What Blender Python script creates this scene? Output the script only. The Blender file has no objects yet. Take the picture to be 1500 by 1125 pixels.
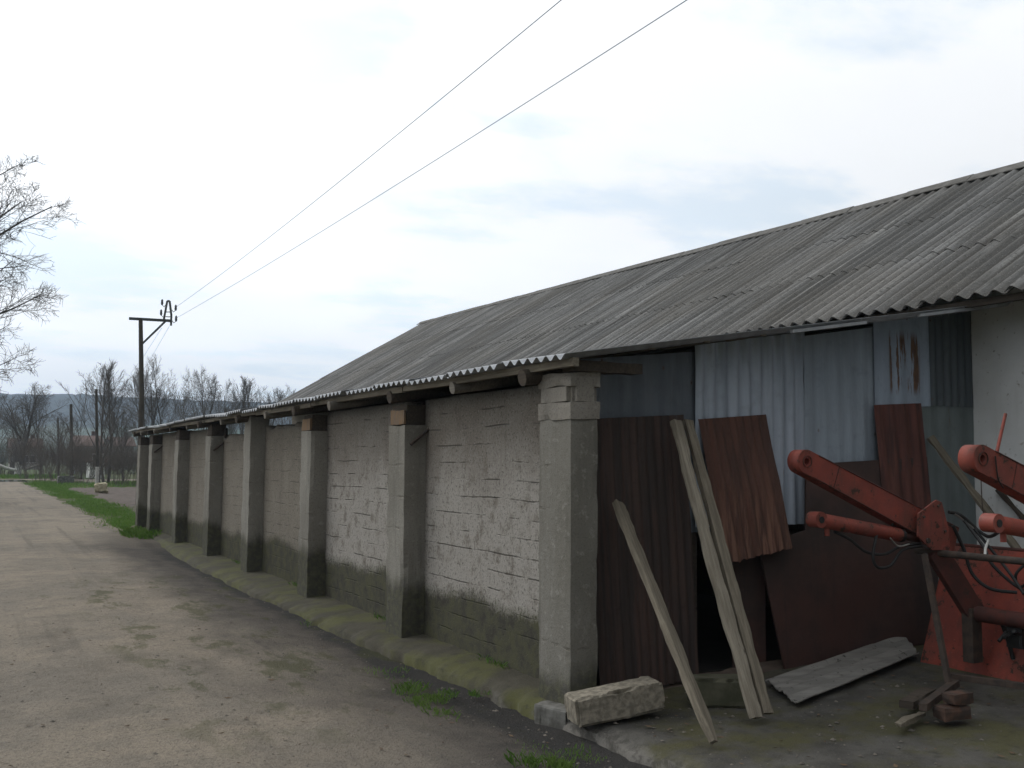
import bpy, bmesh, math, random
from math import sin, cos, pi, radians, sqrt, atan2, tan
from mathutils import Vector, Matrix, noise

scene = bpy.context.scene
COL = scene.collection
rnd = random.Random(7)

# ------------------------------------------------------------------ camera
EYE = 1.70
F_PX = 1458.0                      # focal length in photo pixels (1500 wide)
PITCH, YAW, ROLL = radians(4.472), radians(28.414), radians(0.4)

def cam_dir(u, v, f):
    uu = u*cos(ROLL) - v*sin(ROLL); vv = u*sin(ROLL) + v*cos(ROLL)
    fw = f*cos(PITCH) - vv*sin(PITCH); up = vv*cos(PITCH) + f*sin(PITCH)
    return Vector((uu*cos(YAW) + fw*sin(YAW), -uu*sin(YAW) + fw*cos(YAW), up))

cam_data = bpy.data.cameras.new("camera")
cam_data.lens = 36.0*F_PX/1500.0
cam_data.sensor_width = 36.0
cam_data.clip_start = 0.05
cam_data.clip_end = 9000
cam = bpy.data.objects.new("camera", cam_data); COL.objects.link(cam)
_r, _u, _f = cam_dir(1, 0, 0), cam_dir(0, 1, 0), cam_dir(0, 0, 1)
M3 = Matrix((_r, _u, -_f)).transposed()
cam.matrix_world = Matrix.Translation((0, 0, EYE)) @ M3.to_4x4()
scene.camera = cam

def ray(x, y):
    return cam_dir(x - 750, 562.5 - y, F_PX).normalized()
def onX(x, y, X):
    r = ray(x, y); return Vector((0, 0, EYE)) + r*(X/r.x)
def onY(x, y, Y):
    r = ray(x, y); return Vector((0, 0, EYE)) + r*(Y/r.y)
def onZ(x, y, Z):
    r = ray(x, y); return Vector((0, 0, EYE)) + r*((Z - EYE)/r.z)

# ------------------------------------------------------------------ world, sun, exposure
SUN_AZ, SUN_EL = radians(-30), radians(42)       # azimuth from +Y towards +X
SUN_DIR = Vector((sin(SUN_AZ)*cos(SUN_EL), cos(SUN_AZ)*cos(SUN_EL), sin(SUN_EL)))

world = bpy.data.worlds.new("World"); scene.world = world
world.use_nodes = True
wt = world.node_tree; wt.nodes.clear()
def WN(t, **k):
    n = wt.nodes.new(t)
    for a, b in k.items(): setattr(n, a, b)
    return n
def wmath(op, a, b=None, c=None, clamp=False):
    n = WN('ShaderNodeMath', operation=op, use_clamp=clamp)
    for i, v in enumerate((a, b, c)):
        if v is None: continue
        if isinstance(v, (int, float)): n.inputs[i].default_value = v
        else: wt.links.new(v, n.inputs[i])
    return n.outputs[0]
def wmix(f, a, b, kind='MIX'):
    n = WN('ShaderNodeMix', data_type='RGBA', blend_type=kind)
    for i, v in ((0, f), (6, a), (7, b)):
        if isinstance(v, (int, float)): n.inputs[i].default_value = v
        elif isinstance(v, tuple): n.inputs[i].default_value = (*v, 1)
        else: wt.links.new(v, n.inputs[i])
    return n.outputs[2]
sky = WN('ShaderNodeTexSky', sky_type='NISHITA')
sky.sun_disc = False
sky.sun_elevation = SUN_EL
sky.sun_rotation = SUN_AZ
sky.air_density = 1.0; sky.dust_density = 2.5; sky.ozone_density = 1.0
tc = WN('ShaderNodeTexCoord')
sep = WN('ShaderNodeSeparateXYZ'); wt.links.new(tc.outputs['Generated'], sep.inputs[0])
# project direction on a cloud layer plane so clouds flatten towards the horizon
zz = wmath('MAXIMUM', sep.outputs[2], 0.0)
den = wmath('ADD', zz, 0.16)
cx_ = wmath('DIVIDE', sep.outputs[0], den); cy_ = wmath('DIVIDE', sep.outputs[1], den)
comb = WN('ShaderNodeCombineXYZ'); wt.links.new(cx_, comb.inputs[0]); wt.links.new(cy_, comb.inputs[1])
def wnoise(scale, detail, rough, off):
    mp = WN('ShaderNodeMapping'); mp.inputs['Location'].default_value = off
    mp.inputs['Rotation'].default_value = (0, 0, 0.5)
    mp.inputs['Scale'].default_value = (1.0, 1.5, 1.0)
    wt.links.new(comb.outputs[0], mp.inputs[0])
    n = WN('ShaderNodeTexNoise'); n.inputs['Scale'].default_value = scale
    n.inputs['Detail'].default_value = detail; n.inputs['Roughness'].default_value = rough
    wt.links.new(mp.outputs[0], n.inputs['Vector'])
    return n.outputs['Fac']
def wramp(v, lo, hi):
    n = WN('ShaderNodeMapRange', interpolation_type='SMOOTHSTEP')
    n.inputs['From Min'].default_value = lo; n.inputs['From Max'].default_value = hi
    wt.links.new(v, n.inputs['Value']); return n.outputs[0]
n1 = wnoise(1.35, 6, 0.55, (3.1, 1.7, 0.0))
n2 = wnoise(0.8, 4, 0.5, (7.3, 4.2, 2.0))
cover = wramp(n1, 0.36, 0.52)                      # 1 = cloud
dens = wramp(n2, 0.3, 0.7)
# broad brightening of the cloud sheet round the hidden sun
dot = WN('ShaderNodeVectorMath', operation='DOT_PRODUCT')
wt.links.new(tc.outputs['Generated'], dot.inputs[0]); dot.inputs[1].default_value = SUN_DIR
d01 = wmath('MULTIPLY_ADD', dot.outputs['Value'], 0.5, 0.5, clamp=True)
glow = wmath('POWER', d01, 7.0)
base = wmath('MULTIPLY_ADD', wramp(d01, 0.24, 0.66), 0.80, 0.14)        # dim away from the sun
lum = wmath('MULTIPLY_ADD', glow, 0.85, base)
lum = wmath('MULTIPLY', lum, wmath('MULTIPLY_ADD', dens, 0.12, 0.94))
cl_col = wmix(wramp(sep.outputs[2], 0.0, 0.35), (10.2, 10.5, 11.0), (11.0, 11.15, 11.35))
cl = wmix(1.0, cl_col, lum, 'MULTIPLY')
blue = wmix(0.78, sky.outputs[0], wmix(1.0, (8.8, 10.3, 11.6), lum, 'MULTIPLY'))
skycol = wmix(wmath('MULTIPLY_ADD', cover, 0.70, 0.30), blue, cl)
bg = WN('ShaderNodeBackground'); bg.inputs['Strength'].default_value = 0.10
wt.links.new(skycol, bg.inputs['Color'])
wo = WN('ShaderNodeOutputWorld'); wt.links.new(bg.outputs[0], wo.inputs['Surface'])

sl = bpy.data.lights.new("sun", 'SUN'); sl.energy = 0.9; sl.angle = radians(30); sl.color = (1.0, 0.96, 0.9)
so = bpy.data.objects.new("sun", sl); COL.objects.link(so)
so.rotation_euler = (-SUN_DIR).to_track_quat('-Z', 'Y').to_euler()

vs = scene.view_settings
vs.view_transform = 'Standard'; vs.look = 'None'; vs.exposure = 0.0; vs.gamma = 1.0
vs.use_curve_mapping = False

# ------------------------------------------------------------------ helpers: objects
def setp(o, label=None, cat=None, group=None, kind=None):
    if label: o['label'] = label
    if cat: o['category'] = cat
    if group: o['group'] = group
    if kind: o['kind'] = kind
    return o
def thing(name, label, cat, loc=(0, 0, 0), group=None):
    o = bpy.data.objects.new(name, None); COL.objects.link(o)
    o.location = loc; o.empty_display_size = 0.2
    return setp(o, label, cat, group)

class MB:
    """collects geometry for one mesh object"""
    def __init__(s): s.v = []; s.f = []; s.smooth = set()
    def add(s, vs, fs, smooth=False):
        n = len(s.v); s.v += [tuple(p) for p in vs]
        for f in fs:
            if smooth: s.smooth.add(len(s.f))
            s.f.append(tuple(i + n for i in f))
    def box(s, a, b, M=None):
        x0, y0, z0 = a; x1, y1, z1 = b
        vs = [Vector(p) for p in ((x0,y0,z0),(x1,y0,z0),(x1,y1,z0),(x0,y1,z0),(x0,y0,z1),(x1,y0,z1),(x1,y1,z1),(x0,y1,z1))]
        if M: vs = [M @ p for p in vs]
        s.add(vs, [(0,3,2,1),(4,5,6,7),(0,1,5,4),(1,2,6,5),(2,3,7,6),(3,0,4,7)])
    def bar(s, p, q, w, h, up=(0, 0, 1)):
        p, q = Vector(p), Vector(q); d = (q - p); L = d.length; d.normalize()
        side = d.cross(Vector(up))
        if side.length < 1e-4: side = d.cross(Vector((1, 0, 0)))
        side.normalize(); u = side.cross(d)
        M = Matrix((side, d, u)).transposed().to_4x4(); M.translation = p
        s.box((-w/2, 0, -h/2), (w/2, L, h/2), M)
    def tube(s, pts, rad, n=8, caps=True, smooth=True):
        pts = [Vector(p) for p in pts]
        if isinstance(rad, (int, float)): rad = [rad]*len(pts)
        vs = []; fs = []; prev = None
        for i, p in enumerate(pts):
            a = pts[max(i-1, 0)]; b = pts[min(i+1, len(pts)-1)]
            d = (b - a)
            if d.length < 1e-9: d = Vector((0, 0, 1))
            d.normalize()
            if prev is None:
                x = d.orthogonal().normalized()
            else:
                x = prev - d*prev.dot(d)
                x = x.normalized() if x.length > 1e-6 else d.orthogonal().normalized()
            prev = x; y = d.cross(x)
            for k in range(n):
                t = 2*pi*k/n
                vs.append(p + (x*cos(t) + y*sin(t))*rad[i])
        for i in range(len(pts)-1):
            for k in range(n):
                k2 = (k+1) % n
                fs.append((i*n+k, i*n+k2, (i+1)*n+k2, (i+1)*n+k))
        s.add(vs, fs, smooth)
        if caps:
            s.add(vs[:n][::-1], [tuple(range(n))]); s.add(vs[-n:], [tuple(range(n))])
    def prism(s, poly, t, M):
        """polygon in local xz, thickness t along local y"""
        n = len(poly)
        vs = [M @ Vector((x, 0, z)) for x, z in poly] + [M @ Vector((x, t, z)) for x, z in poly]
        fs = [tuple(range(n))[::-1], tuple(range(n, 2*n))]
        fs += [(i, (i+1) % n, (i+1) % n + n, i+n) for i in range(n)]
        s.add(vs, fs)
    def grid(s, nu, nv, fn, smooth=True):
        vs = [fn(i, j) for j in range(nv) for i in range(nu)]
        fs = [(j*nu+i, j*nu+i+1, (j+1)*nu+i+1, (j+1)*nu+i) for j in range(nv-1) for i in range(nu-1)]
        s.add(vs, fs, smooth)
    def mesh(s, name):
        m = bpy.data.meshes.new(name); m.from_pydata(s.v, [], s.f); m.update()
        if s.smooth:
            m.polygons.foreach_set('use_smooth', [i in s.smooth for i in range(len(s.f))])
        return m

def mk(name, mb, mat, parent=None, M=None, bevel=0, fix=False):
    me = mb.mesh(name) if isinstance(mb, MB) else mb
    if bevel or fix:
        bm = bmesh.new(); bm.from_mesh(me)
        bmesh.ops.remove_doubles(bm, verts=bm.verts, dist=1e-5)
        bmesh.ops.recalc_face_normals(bm, faces=bm.faces)
        if bevel:
            es = [e for e in bm.edges if len(e.link_faces) == 2 and e.calc_face_angle(0) > 0.6]
            bmesh.ops.bevel(bm, geom=es, offset=bevel, segments=2, affect='EDGES', profile=0.6, clamp_overlap=True)
        bm.to_mesh(me); bm.free()
    if mat and not me.materials: me.materials.append(mat)
    o = bpy.data.objects.new(name, me); COL.objects.link(o)
    if M is not None: o.matrix_world = M
    if parent is not None:
        o.parent = parent
        if M is None:
            o.location = -Vector(wloc(parent))
        else:
            o.matrix_local = Matrix.Translation(-Vector(wloc(parent))) @ M
    return o
def wloc(o):
    l = Vector(o.location); p = o.parent
    while p: l = l + Vector(p.location); p = p.parent
    return l
def struct(name, mb, mat, kind='structure', **k):
    return setp(mk(name, mb, mat, **k), kind=kind)

def fbm(p, sc=1.0, oct=4):
    return noise.fractal(Vector(p)*sc, 1.0, 2.0, oct)

def rough_box(mb, a, b, step, amp, chip=0.0, seed=0.0, M=None, fn=None):
    """box with subdivided, slightly uneven faces and chipped edges"""
    x = [a[i] for i in range(3)]; y = [b[i] for i in range(3)]
    n = [max(1, int(round((y[i]-x[i])/step))) for i in range(3)]
    idx = {}; vs = []; fs = []
    def vid(i, j, k):
        key = (i, j, k)
        if key in idx: return idx[key]
        p = Vector((x[0]+(y[0]-x[0])*i/n[0], x[1]+(y[1]-x[1])*j/n[1], x[2]+(y[2]-x[2])*k/n[2]))
        c = (Vector(x)+Vector(y))/2
        ext = [(-1 if t == 0 else 1 if t == n[q] else 0) for q, t in enumerate((i, j, k))]
        dv = noise.noise_vector(p*3.1 + Vector((seed, seed*2, -seed)))*amp + noise.noise_vector(p*11 + Vector((seed,)*3))*amp*0.5
        p2 = p + dv
        if chip and sum(abs(e) for e in ext) >= 2:
            h = max(0, noise.noise(p*5 + Vector((seed*3, 1, 2))) + 0.25) + 0.5*max(0, noise.noise(p*17 + Vector((seed, 5, 2))))
            p2 -= Vector(ext)*chip*h
        if fn: p2 = fn(p2)
        if M: p2 = M @ p2
        idx[key] = len(vs); vs.append(p2); return idx[key]
    def quad(A, B, C_, D): fs.append((vid(*A), vid(*B), vid(*C_), vid(*D)))
    for i in range(n[0]):
        for j in range(n[1]):
            quad((i,j,0),(i,j+1,0),(i+1,j+1,0),(i+1,j,0))
            quad((i,j,n[2]),(i+1,j,n[2]),(i+1,j+1,n[2]),(i,j+1,n[2]))
    for i in range(n[0]):
        for k in range(n[2]):
            quad((i,0,k),(i+1,0,k),(i+1,0,k+1),(i,0,k+1))
            quad((i,n[1],k),(i,n[1],k+1),(i+1,n[1],k+1),(i+1,n[1],k))
    for j in range(n[1]):
        for k in range(n[2]):
            quad((0,j,k),(0,j,k+1),(0,j+1,k+1),(0,j+1,k))
            quad((n[0],j,k),(n[0],j+1,k),(n[0],j+1,k+1),(n[0],j,k+1))
    mb.add(vs, fs)

# ------------------------------------------------------------------ helpers: materials
class Mat:
    def __init__(s, name, rough=0.9, metal=0.0, spec=0.3):
        s.m = bpy.data.materials.new(name); s.m.use_nodes = True
        s.t = s.m.node_tree; s.b = s.t.nodes['Principled BSDF']
        s.b.inputs['Roughness'].default_value = rough; s.b.inputs['Metallic'].default_value = metal
        s.b.inputs['Specular IOR Level'].default_value = spec
        c = s.t.nodes.new('ShaderNodeTexCoord'); s.oc = c.outputs['Object']
        s._sep = None
    def n(s, t, **k):
        n = s.t.nodes.new(t)
        for a, b in k.items(): setattr(n, a, b)
        return n
    def lk(s, a, b): s.t.links.new(a, b)
    def put(s, inp, v):
        if isinstance(v, (int, float)): inp.default_value = v
        elif isinstance(v, tuple): inp.default_value = (*v, 1) if len(v) == 3 and inp.type == 'RGBA' else v
        else: s.lk(v, inp)
    def axis(s, i):
        if s._sep is None:
            s._sep = s.n('ShaderNodeSeparateXYZ'); s.lk(s.oc, s._sep.inputs[0])
        return s._sep.outputs[i]
    def math(s, op, a, b=None, c=None, clamp=False):
        n = s.n('ShaderNodeMath', operation=op, use_clamp=clamp)
        for i, v in enumerate((a, b, c)):
            if v is not None: s.put(n.inputs[i], v)
        return n.outputs[0]
    def map(s, scale=(1,1,1), loc=(0,0,0), rot=(0,0,0)):
        n = s.n('ShaderNodeMapping'); s.lk(s.oc, n.inputs[0])
        n.inputs['Scale'].default_value = scale; n.inputs['Location'].default_value = loc
        n.inputs['Rotation'].default_value = rot
        return n.outputs[0]
    def noise(s, sc, det=4, ro=0.55, scale=(1,1,1), loc=(0,0,0), rot=(0,0,0), dist=0.0):
        n = s.n('ShaderNodeTexNoise'); s.lk(s.map(scale, loc, rot), n.inputs['Vector'])
        n.inputs['Scale'].default_value = sc; n.inputs['Detail'].default_value = det
        n.inputs['Roughness'].default_value = ro; n.inputs['Distortion'].default_value = dist
        return n.outputs['Fac']
    def voro(s, sc, scale=(1,1,1), feature='F1', loc=(0,0,0)):
        n = s.n('ShaderNodeTexVoronoi', feature=feature); s.lk(s.map(scale, loc), n.inputs['Vector'])
        n.inputs['Scale'].default_value = sc
        return n.outputs['Distance']
    def step(s, v, lo, hi, a=0.0, b=1.0):
        n = s.n('ShaderNodeMapRange', interpolation_type='SMOOTHSTEP')
        s.put(n.inputs['Value'], v)
        n.inputs['From Min'].default_value = lo; n.inputs['From Max'].default_value = hi
        n.inputs['To Min'].default_value = a; n.inputs['To Max'].default_value = b
        return n.outputs[0]
    def mix(s, f, a, b, kind='MIX'):
        n = s.n('ShaderNodeMix', data_type='RGBA', blend_type=kind)
        s.put(n.inputs[0], f); s.put(n.inputs[6], a); s.put(n.inputs[7], b)
        return n.outputs[2]
    def col(s, v): s.put(s.b.inputs['Base Color'], v); return s
    def rough(s, v): s.put(s.b.inputs['Roughness'], v); return s
    def bump(s, h, strength=0.5, dist=0.01):
        n = s.n('ShaderNodeBump'); n.inputs['Strength'].default_value = strength
        n.inputs['Distance'].default_value = dist; s.lk(h, n.inputs['Height'])
        s.lk(n.outputs[0], s.b.inputs['Normal']); return s

def simple(name, c1, c2, sc=8, rough=0.85, metal=0.0, bump=0.0, scale=(1,1,1), spec=0.3):
    m = Mat(name, rough, metal, spec)
    f = m.noise(sc, 5, 0.6, scale)
    m.col(m.mix(m.step(f, 0.35, 0.65), c1, c2))
    if bump: m.bump(f, bump, 0.01)
    return m.m

# dirt road: pale dusty earth, gravelly grey patches, damp dark strip with moss beside the building
m = Mat('road_dirt', 0.95, 0, 0.15)
big = m.noise(0.45, 5, 0.6, loc=(1, 4, 0)); mid = m.noise(2.6, 6, 0.65); fine = m.noise(28, 5, 0.75); grit = m.noise(95, 3, 0.7)
peb = m.voro(38)
trk = m.noise(1.0, 4, 0.6, scale=(2.2, 0.06, 1), loc=(0.3, 0, 0))
c = m.mix(m.step(big, 0.36, 0.62), (0.290, 0.245, 0.188), (0.215, 0.188, 0.152))
c = m.mix(m.step(mid, 0.42, 0.70, 0, 0.55), c, (0.140, 0.124, 0.104))
c = m.mix(m.step(trk, 0.50, 0.62, 0, 0.55), c, (0.265, 0.225, 0.175))
c = m.mix(m.step(trk, 0.44, 0.34, 0, 0.5), c, (0.120, 0.104, 0.085))
c = m.mix(m.step(fine, 0.45, 0.75, 0, 0.7), c, (0.085, 0.073, 0.062))
cl_ = m.noise(13, 5, 0.7, loc=(2, 7, 1))
c = m.mix(m.step(cl_, 0.54, 0.70, 0, 0.55), c, (0.105, 0.092, 0.076))
c = m.mix(m.step(grit, 0.55, 0.68, 0, 0.6), c, (0.36, 0.315, 0.255))
blt = m.noise(0.75, 5, 0.65, loc=(6, 3, 2), scale=(1.2, 0.8, 1))
c = m.mix(m.step(blt, 0.55, 0.70, 0, 0.42), c, (0.105, 0.090, 0.072))
c = m.mix(m.step(m.noise(60, 3, 0.7, loc=(9, 1, 4)), 0.58, 0.68, 0, 0.45), c, (0.060, 0.052, 0.044))
edge = m.math('MULTIPLY_ADD', m.noise(0.8, 5, 0.65, scale=(1, 0.5, 1)), 2.4, m.axis(0))     # x + ragged
damp = m.math('MULTIPLY', m.step(edge, 2.9, 4.2), m.step(m.axis(1), 26.0, 20.0))
dcol = m.mix(m.step(mid, 0.35, 0.6), (0.050, 0.046, 0.042), (0.088, 0.076, 0.066))
c = m.mix(m.math('MULTIPLY', damp, 0.9), c, dcol)
wetl = m.math('MULTIPLY', m.step(m.math('MULTIPLY_ADD', m.noise(1.5, 4, 0.6), 0.5, m.axis(0)), 3.30, 3.52), m.step(m.axis(1), 24.0, 18.0))
c = m.mix(m.math('MULTIPLY', wetl, 0.75), c, (0.030, 0.030, 0.030))
moss = m.math('MULTIPLY', m.step(m.noise(1.3, 5, 0.7, loc=(5, 2, 0), scale=(1.6, 0.7, 1)), 0.52, 0.62), m.step(edge, 2.0, 2.8))
moss = m.math('MULTIPLY', moss, m.math('MULTIPLY', m.step(m.axis(1), 17.0, 14.0), m.step(m.axis(1), 5.0, 8.0)))
c = m.mix(m.math('MULTIPLY', moss, 0.6), c, (0.058, 0.062, 0.022))
m.col(c)
h = m.math('ADD', m.math('MULTIPLY', fine, 0.6), m.math('MULTIPLY', grit, 0.35))
h = m.math('ADD', h, m.math('MULTIPLY', cl_, 0.9))
h = m.math('SUBTRACT', h, m.math('MULTIPLY', m.step(peb, 0.0, 0.35), 0.35))
m.bump(h, 0.9, 0.045)
M_ROAD = m.m

m = Mat('ground_earth', 0.95, 0, 0.1)
g = m.noise(0.16, 6, 0.6); g2 = m.noise(5, 5, 0.7)
c = m.mix(m.step(g, 0.38, 0.60), (0.045, 0.085, 0.020), (0.085, 0.085, 0.040))
c = m.mix(m.step(g2, 0.45, 0.7, 0, 0.6), c, (0.05, 0.045, 0.03)); m.col(c); m.bump(g2, 0.6, 0.08)
M_GROUND = m.m

# mossy concrete apron and yard slab
def concrete_ground(name, light, dark, mosscol, mossamt, edge_x=None):
    m = Mat(name, 0.9, 0, 0.25)
    a = m.noise(1.7, 6, 0.65); b = m.noise(9, 5, 0.7); f = m.noise(60, 4, 0.7); s_ = m.noise(1.5, 5, 0.65, scale=(1.2, 1.2, 1), loc=(4, 1, 3))
    c = m.mix(m.step(a, 0.35, 0.65), light, dark)
    c = m.mix(m.step(s_, 0.40, 0.62, 0, mossamt), c, mosscol)
    c = m.mix(m.step(b, 0.5, 0.75, 0, 0.65), c, (0.022, 0.021, 0.017))
    c = m.mix(m.step(f, 0.55, 0.75, 0, 0.4), c, (0.13, 0.12, 0.10))
    if edge_x:   # bare broken concrete shows along the ragged outer edge
        e = m.math('MULTIPLY_ADD', m.noise(4.0, 5, 0.7), 0.22, m.axis(0))
        c = m.mix(m.math('MULTIPLY', m.step(e, edge_x+0.10, edge_x-0.02), m.step(m.axis(1), 8.2, 6.6)), c, m.mix(m.step(b, 0.4, 0.6), (0.14, 0.13, 0.115), (0.06, 0.056, 0.048)))
    m.col(c); m.bump(m.math('ADD', b, m.math('MULTIPLY', f, 0.5)), 0.6, 0.02)
    return m.m
M_APRON = concrete_ground('mossy_concrete', (0.062, 0.056, 0.040), (0.044, 0.040, 0.028), (0.080, 0.082, 0.026), 0.75, 3.58)
M_YARD = concrete_ground('yard_concrete', (0.085, 0.080, 0.070), (0.044, 0.041, 0.036), (0.068, 0.064, 0.026), 0.85, 3.72)
M_SOIL = simple('ploughed_soil', (0.062, 0.046, 0.036), (0.098, 0.075, 0.058), 3.0, 0.95, bump=0.8)
M_GRASS = simple('grass_blades', (0.080, 0.175, 0.026), (0.145, 0.225, 0.055), 2.5, 0.7)
_t = M_GRASS.node_tree; _b = _t.nodes['Principled BSDF']; _tr = _t.nodes.new('ShaderNodeBsdfTranslucent'); _mx = _t.nodes.new('ShaderNodeMixShader')
_mx.inputs[0].default_value = 0.5; _t.links.new(_b.inputs['Base Color'].links[0].from_socket, _tr.inputs['Color'])
_t.links.new(_b.outputs[0], _mx.inputs[1]); _t.links.new(_tr.outputs[0], _mx.inputs[2]); _t.links.new(_mx.outputs[0], _t.nodes['Material Output'].inputs['Surface'])
M_WATER = Mat('puddle_water', 0.06, 0, 0.5).col((0.05, 0.05, 0.05)).m

# concrete wall panels
def wall_mat(name, pale, mid_, brown, damp_h, crack, seed, white=0.0):
    m = Mat(name, 0.93, 0, 0.15)
    L = (seed, seed*0.7, seed*1.3)
    a = m.noise(1.1, 6, 0.65, loc=L); b = m.noise(7, 6, 0.7, loc=L); f = m.noise(38, 4, 0.75, loc=L); pit = m.voro(26, loc=L)
    z = m.axis(2)
    c = m.mix(m.step(a, 0.36, 0.64), mid_, brown)
    wmask = m.math('MULTIPLY', m.step(m.math('MULTIPLY_ADD', a, 0.9, z), 2.45, 1.75), m.step(b, 0.34, 0.50))
    c = m.mix(m.math('MULTIPLY', wmask, white), c, pale)
    # drip stains
    st = m.noise(2.4, 4, 0.6, scale=(1, 3.0, 0.22), loc=L)
    c = m.mix(m.step(st, 0.55, 0.72, 0, 0.22), c, (0.095, 0.078, 0.060))
    # pits and grit
    c = m.mix(m.math('MULTIPLY', m.step(f, 0.52, 0.66), 0.8), c, (0.055, 0.049, 0.041))
    c = m.mix(m.step(m.noise(60, 3, 0.7, loc=(seed, 3, seed)), 0.55, 0.70, 0, 0.5), c, tuple(min(0.5, v*1.25) for v in pale))
    c = m.mix(m.step(b, 0.58, 0.72, 0, 0.55), c, (0.085, 0.072, 0.058))
    # shuttering-board seams: thin broken horizontal lines that wander a little
    wob = m.noise(0.9, 3, 0.55, scale=(1, 1, 0.25), loc=L)
    zz = m.math('MULTIPLY_ADD', wob, 0.55, m.math('MULTIPLY', z, 6.6))
    fr = m.math('FRACT', zz)
    line = m.math('SUBTRACT', 1.0, m.step(m.math('ABSOLUTE', m.math('SUBTRACT', fr, 0.5)), 0.014, 0.062))
    brk = m.step(m.noise(1.5, 4, 0.6, scale=(1, 1.6, 7.0), loc=(seed+3, 1, 2)), 0.47, 0.58)
    lm = m.math('MULTIPLY', m.math('MULTIPLY', line, brk), crack)
    c = m.mix(m.math('MULTIPLY', lm, 0.8), c, (0.048, 0.042, 0.036))
    # rising damp with a ragged tide line, mossy
    tide = m.math('ADD', m.math('MULTIPLY', m.noise(0.8, 3, 0.5, scale=(0, 1, 0), loc=L), 0.42), m.math('MULTIPLY', m.noise(3, 6, 0.7, loc=L), 0.14))
    tide = m.math('ADD', tide, m.math('MULTIPLY', m.math('SUBTRACT', f, 0.5), 0.22))
    dm = m.step(m.math('SUBTRACT', z, tide), damp_h-0.20, damp_h-0.36)
    dc = m.mix(m.step(b, 0.38, 0.62), (0.036, 0.034, 0.026), (0.056, 0.056, 0.028))
    c = m.mix(m.math('MULTIPLY', dm, 0.93), c, dc)
    m.col(c)
    h = m.math('ADD', m.math('MULTIPLY', b, 0.7), m.math('MULTIPLY', f, 0.45))
    h = m.math('SUBTRACT', h, m.math('MULTIPLY', lm, 1.2))
    h = m.math('SUBTRACT', h, m.math('MULTIPLY', m.step(pit, 0.22, 0.05), 0.3))
    m.bump(h, 0.55, 0.014)
    return m.m
M_WALL_PALE = wall_mat('pale_concrete_wall', (0.315, 0.295, 0.265), (0.190, 0.172, 0.148), (0.150, 0.130, 0.108), 0.52, 0.9, 1.3, 0.8)
M_WALL_BROWN = wall_mat('brown_concrete_wall', (0.27, 0.25, 0.21), (0.175, 0.155, 0.125), (0.140, 0.122, 0.098), 0.50, 0.55, 5.7, 0.15)
def pier_mat(name, seed, c1, c2, damp_h):
    m = Mat(name, 0.92, 0, 0.15)
    L = (seed, seed, seed)
    a = m.noise(1.6, 5, 0.6, scale=(1, 1, 0.5), loc=L); b = m.noise(14, 5, 0.7, loc=L); f = m.noise(70, 3, 0.7, loc=L)
    st = m.noise(3.5, 4, 0.6, scale=(2, 2, 0.2), loc=L)
    c = m.mix(m.step(a, 0.35, 0.65), c1, c2)
    c = m.mix(m.step(st, 0.52, 0.72, 0, 0.5), c, (0.085, 0.080, 0.066))
    c = m.mix(m.step(f, 0.50, 0.70, 0, 0.6), c, (0.09, 0.083, 0.07))
    c = m.mix(m.step(b, 0.55, 0.70, 0, 0.5), c, (0.30, 0.285, 0.255))
    z = m.axis(2)
    dm = m.step(m.math('SUBTRACT', z, m.math('MULTIPLY', a, 0.5)), damp_h-0.2, damp_h-0.42)
    c = m.mix(m.math('MULTIPLY', dm, 0.8), c, m.mix(m.step(b, 0.4, 0.6), (0.030, 0.029, 0.022), (0.055, 0.056, 0.027)))
    # formwork board marks
    fr = m.math('FRACT', m.math('MULTIPLY_ADD', a, 0.3, m.math('MULTIPLY', z, 3.2)))
    ln = m.math('SUBTRACT', 1.0, m.step(m.math('ABSOLUTE', m.math('SUBTRACT', fr, 0.5)), 0.01, 0.05))
    ln = m.math('MULTIPLY', ln, m.step(b, 0.42, 0.6))
    ln = m.math('MULTIPLY', ln, m.step(m.noise(2.0, 3, 0.5, scale=(1, 1, 2), loc=(seed, 9, 1)), 0.5, 0.62))
    c = m.mix(m.math('MULTIPLY', ln, 0.4), c, (0.08, 0.06, 0.042))
    m.col(c); m.bump(m.math('SUBTRACT', m.math('ADD', b, m.math('MULTIPLY', f, 0.4)), ln), 0.5, 0.015)
    return m.m
M_PIER = pier_mat('pier_concrete', 2.2, (0.235, 0.222, 0.192), (0.175, 0.163, 0.138), 0.62)
M_PIER_END = pier_mat('end_pier_concrete', 8.4, (0.190, 0.180, 0.156), (0.145, 0.136, 0.114), 0.30)
M_CAP = pier_mat('cap_concrete', 4.1, (0.235, 0.215, 0.185), (0.175, 0.160, 0.138), -2.0)
M_ORANGE = simple('orange_timber', (0.190, 0.115, 0.058), (0.140, 0.105, 0.075), 9, 0.9, bump=0.3, scale=(3, 3, 0.6))
M_BLOCK = simple('block_concrete', (0.255, 0.225, 0.175), (0.135, 0.120, 0.092), 22, 0.93, bump=0.8)
M_BLOCK2 = simple('mossy_block_concrete', (0.090, 0.086, 0.058), (0.055, 0.056, 0.034), 7, 0.93, bump=0.8)
M_PEBBLE = simple('pebble_stone', (0.150, 0.132, 0.110), (0.085, 0.076, 0.064), 14, 0.95)
M_RUBBLE = simple('rubble_concrete', (0.155, 0.150, 0.135), (0.075, 0.072, 0.062), 10, 0.93, bump=0.8)

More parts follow.
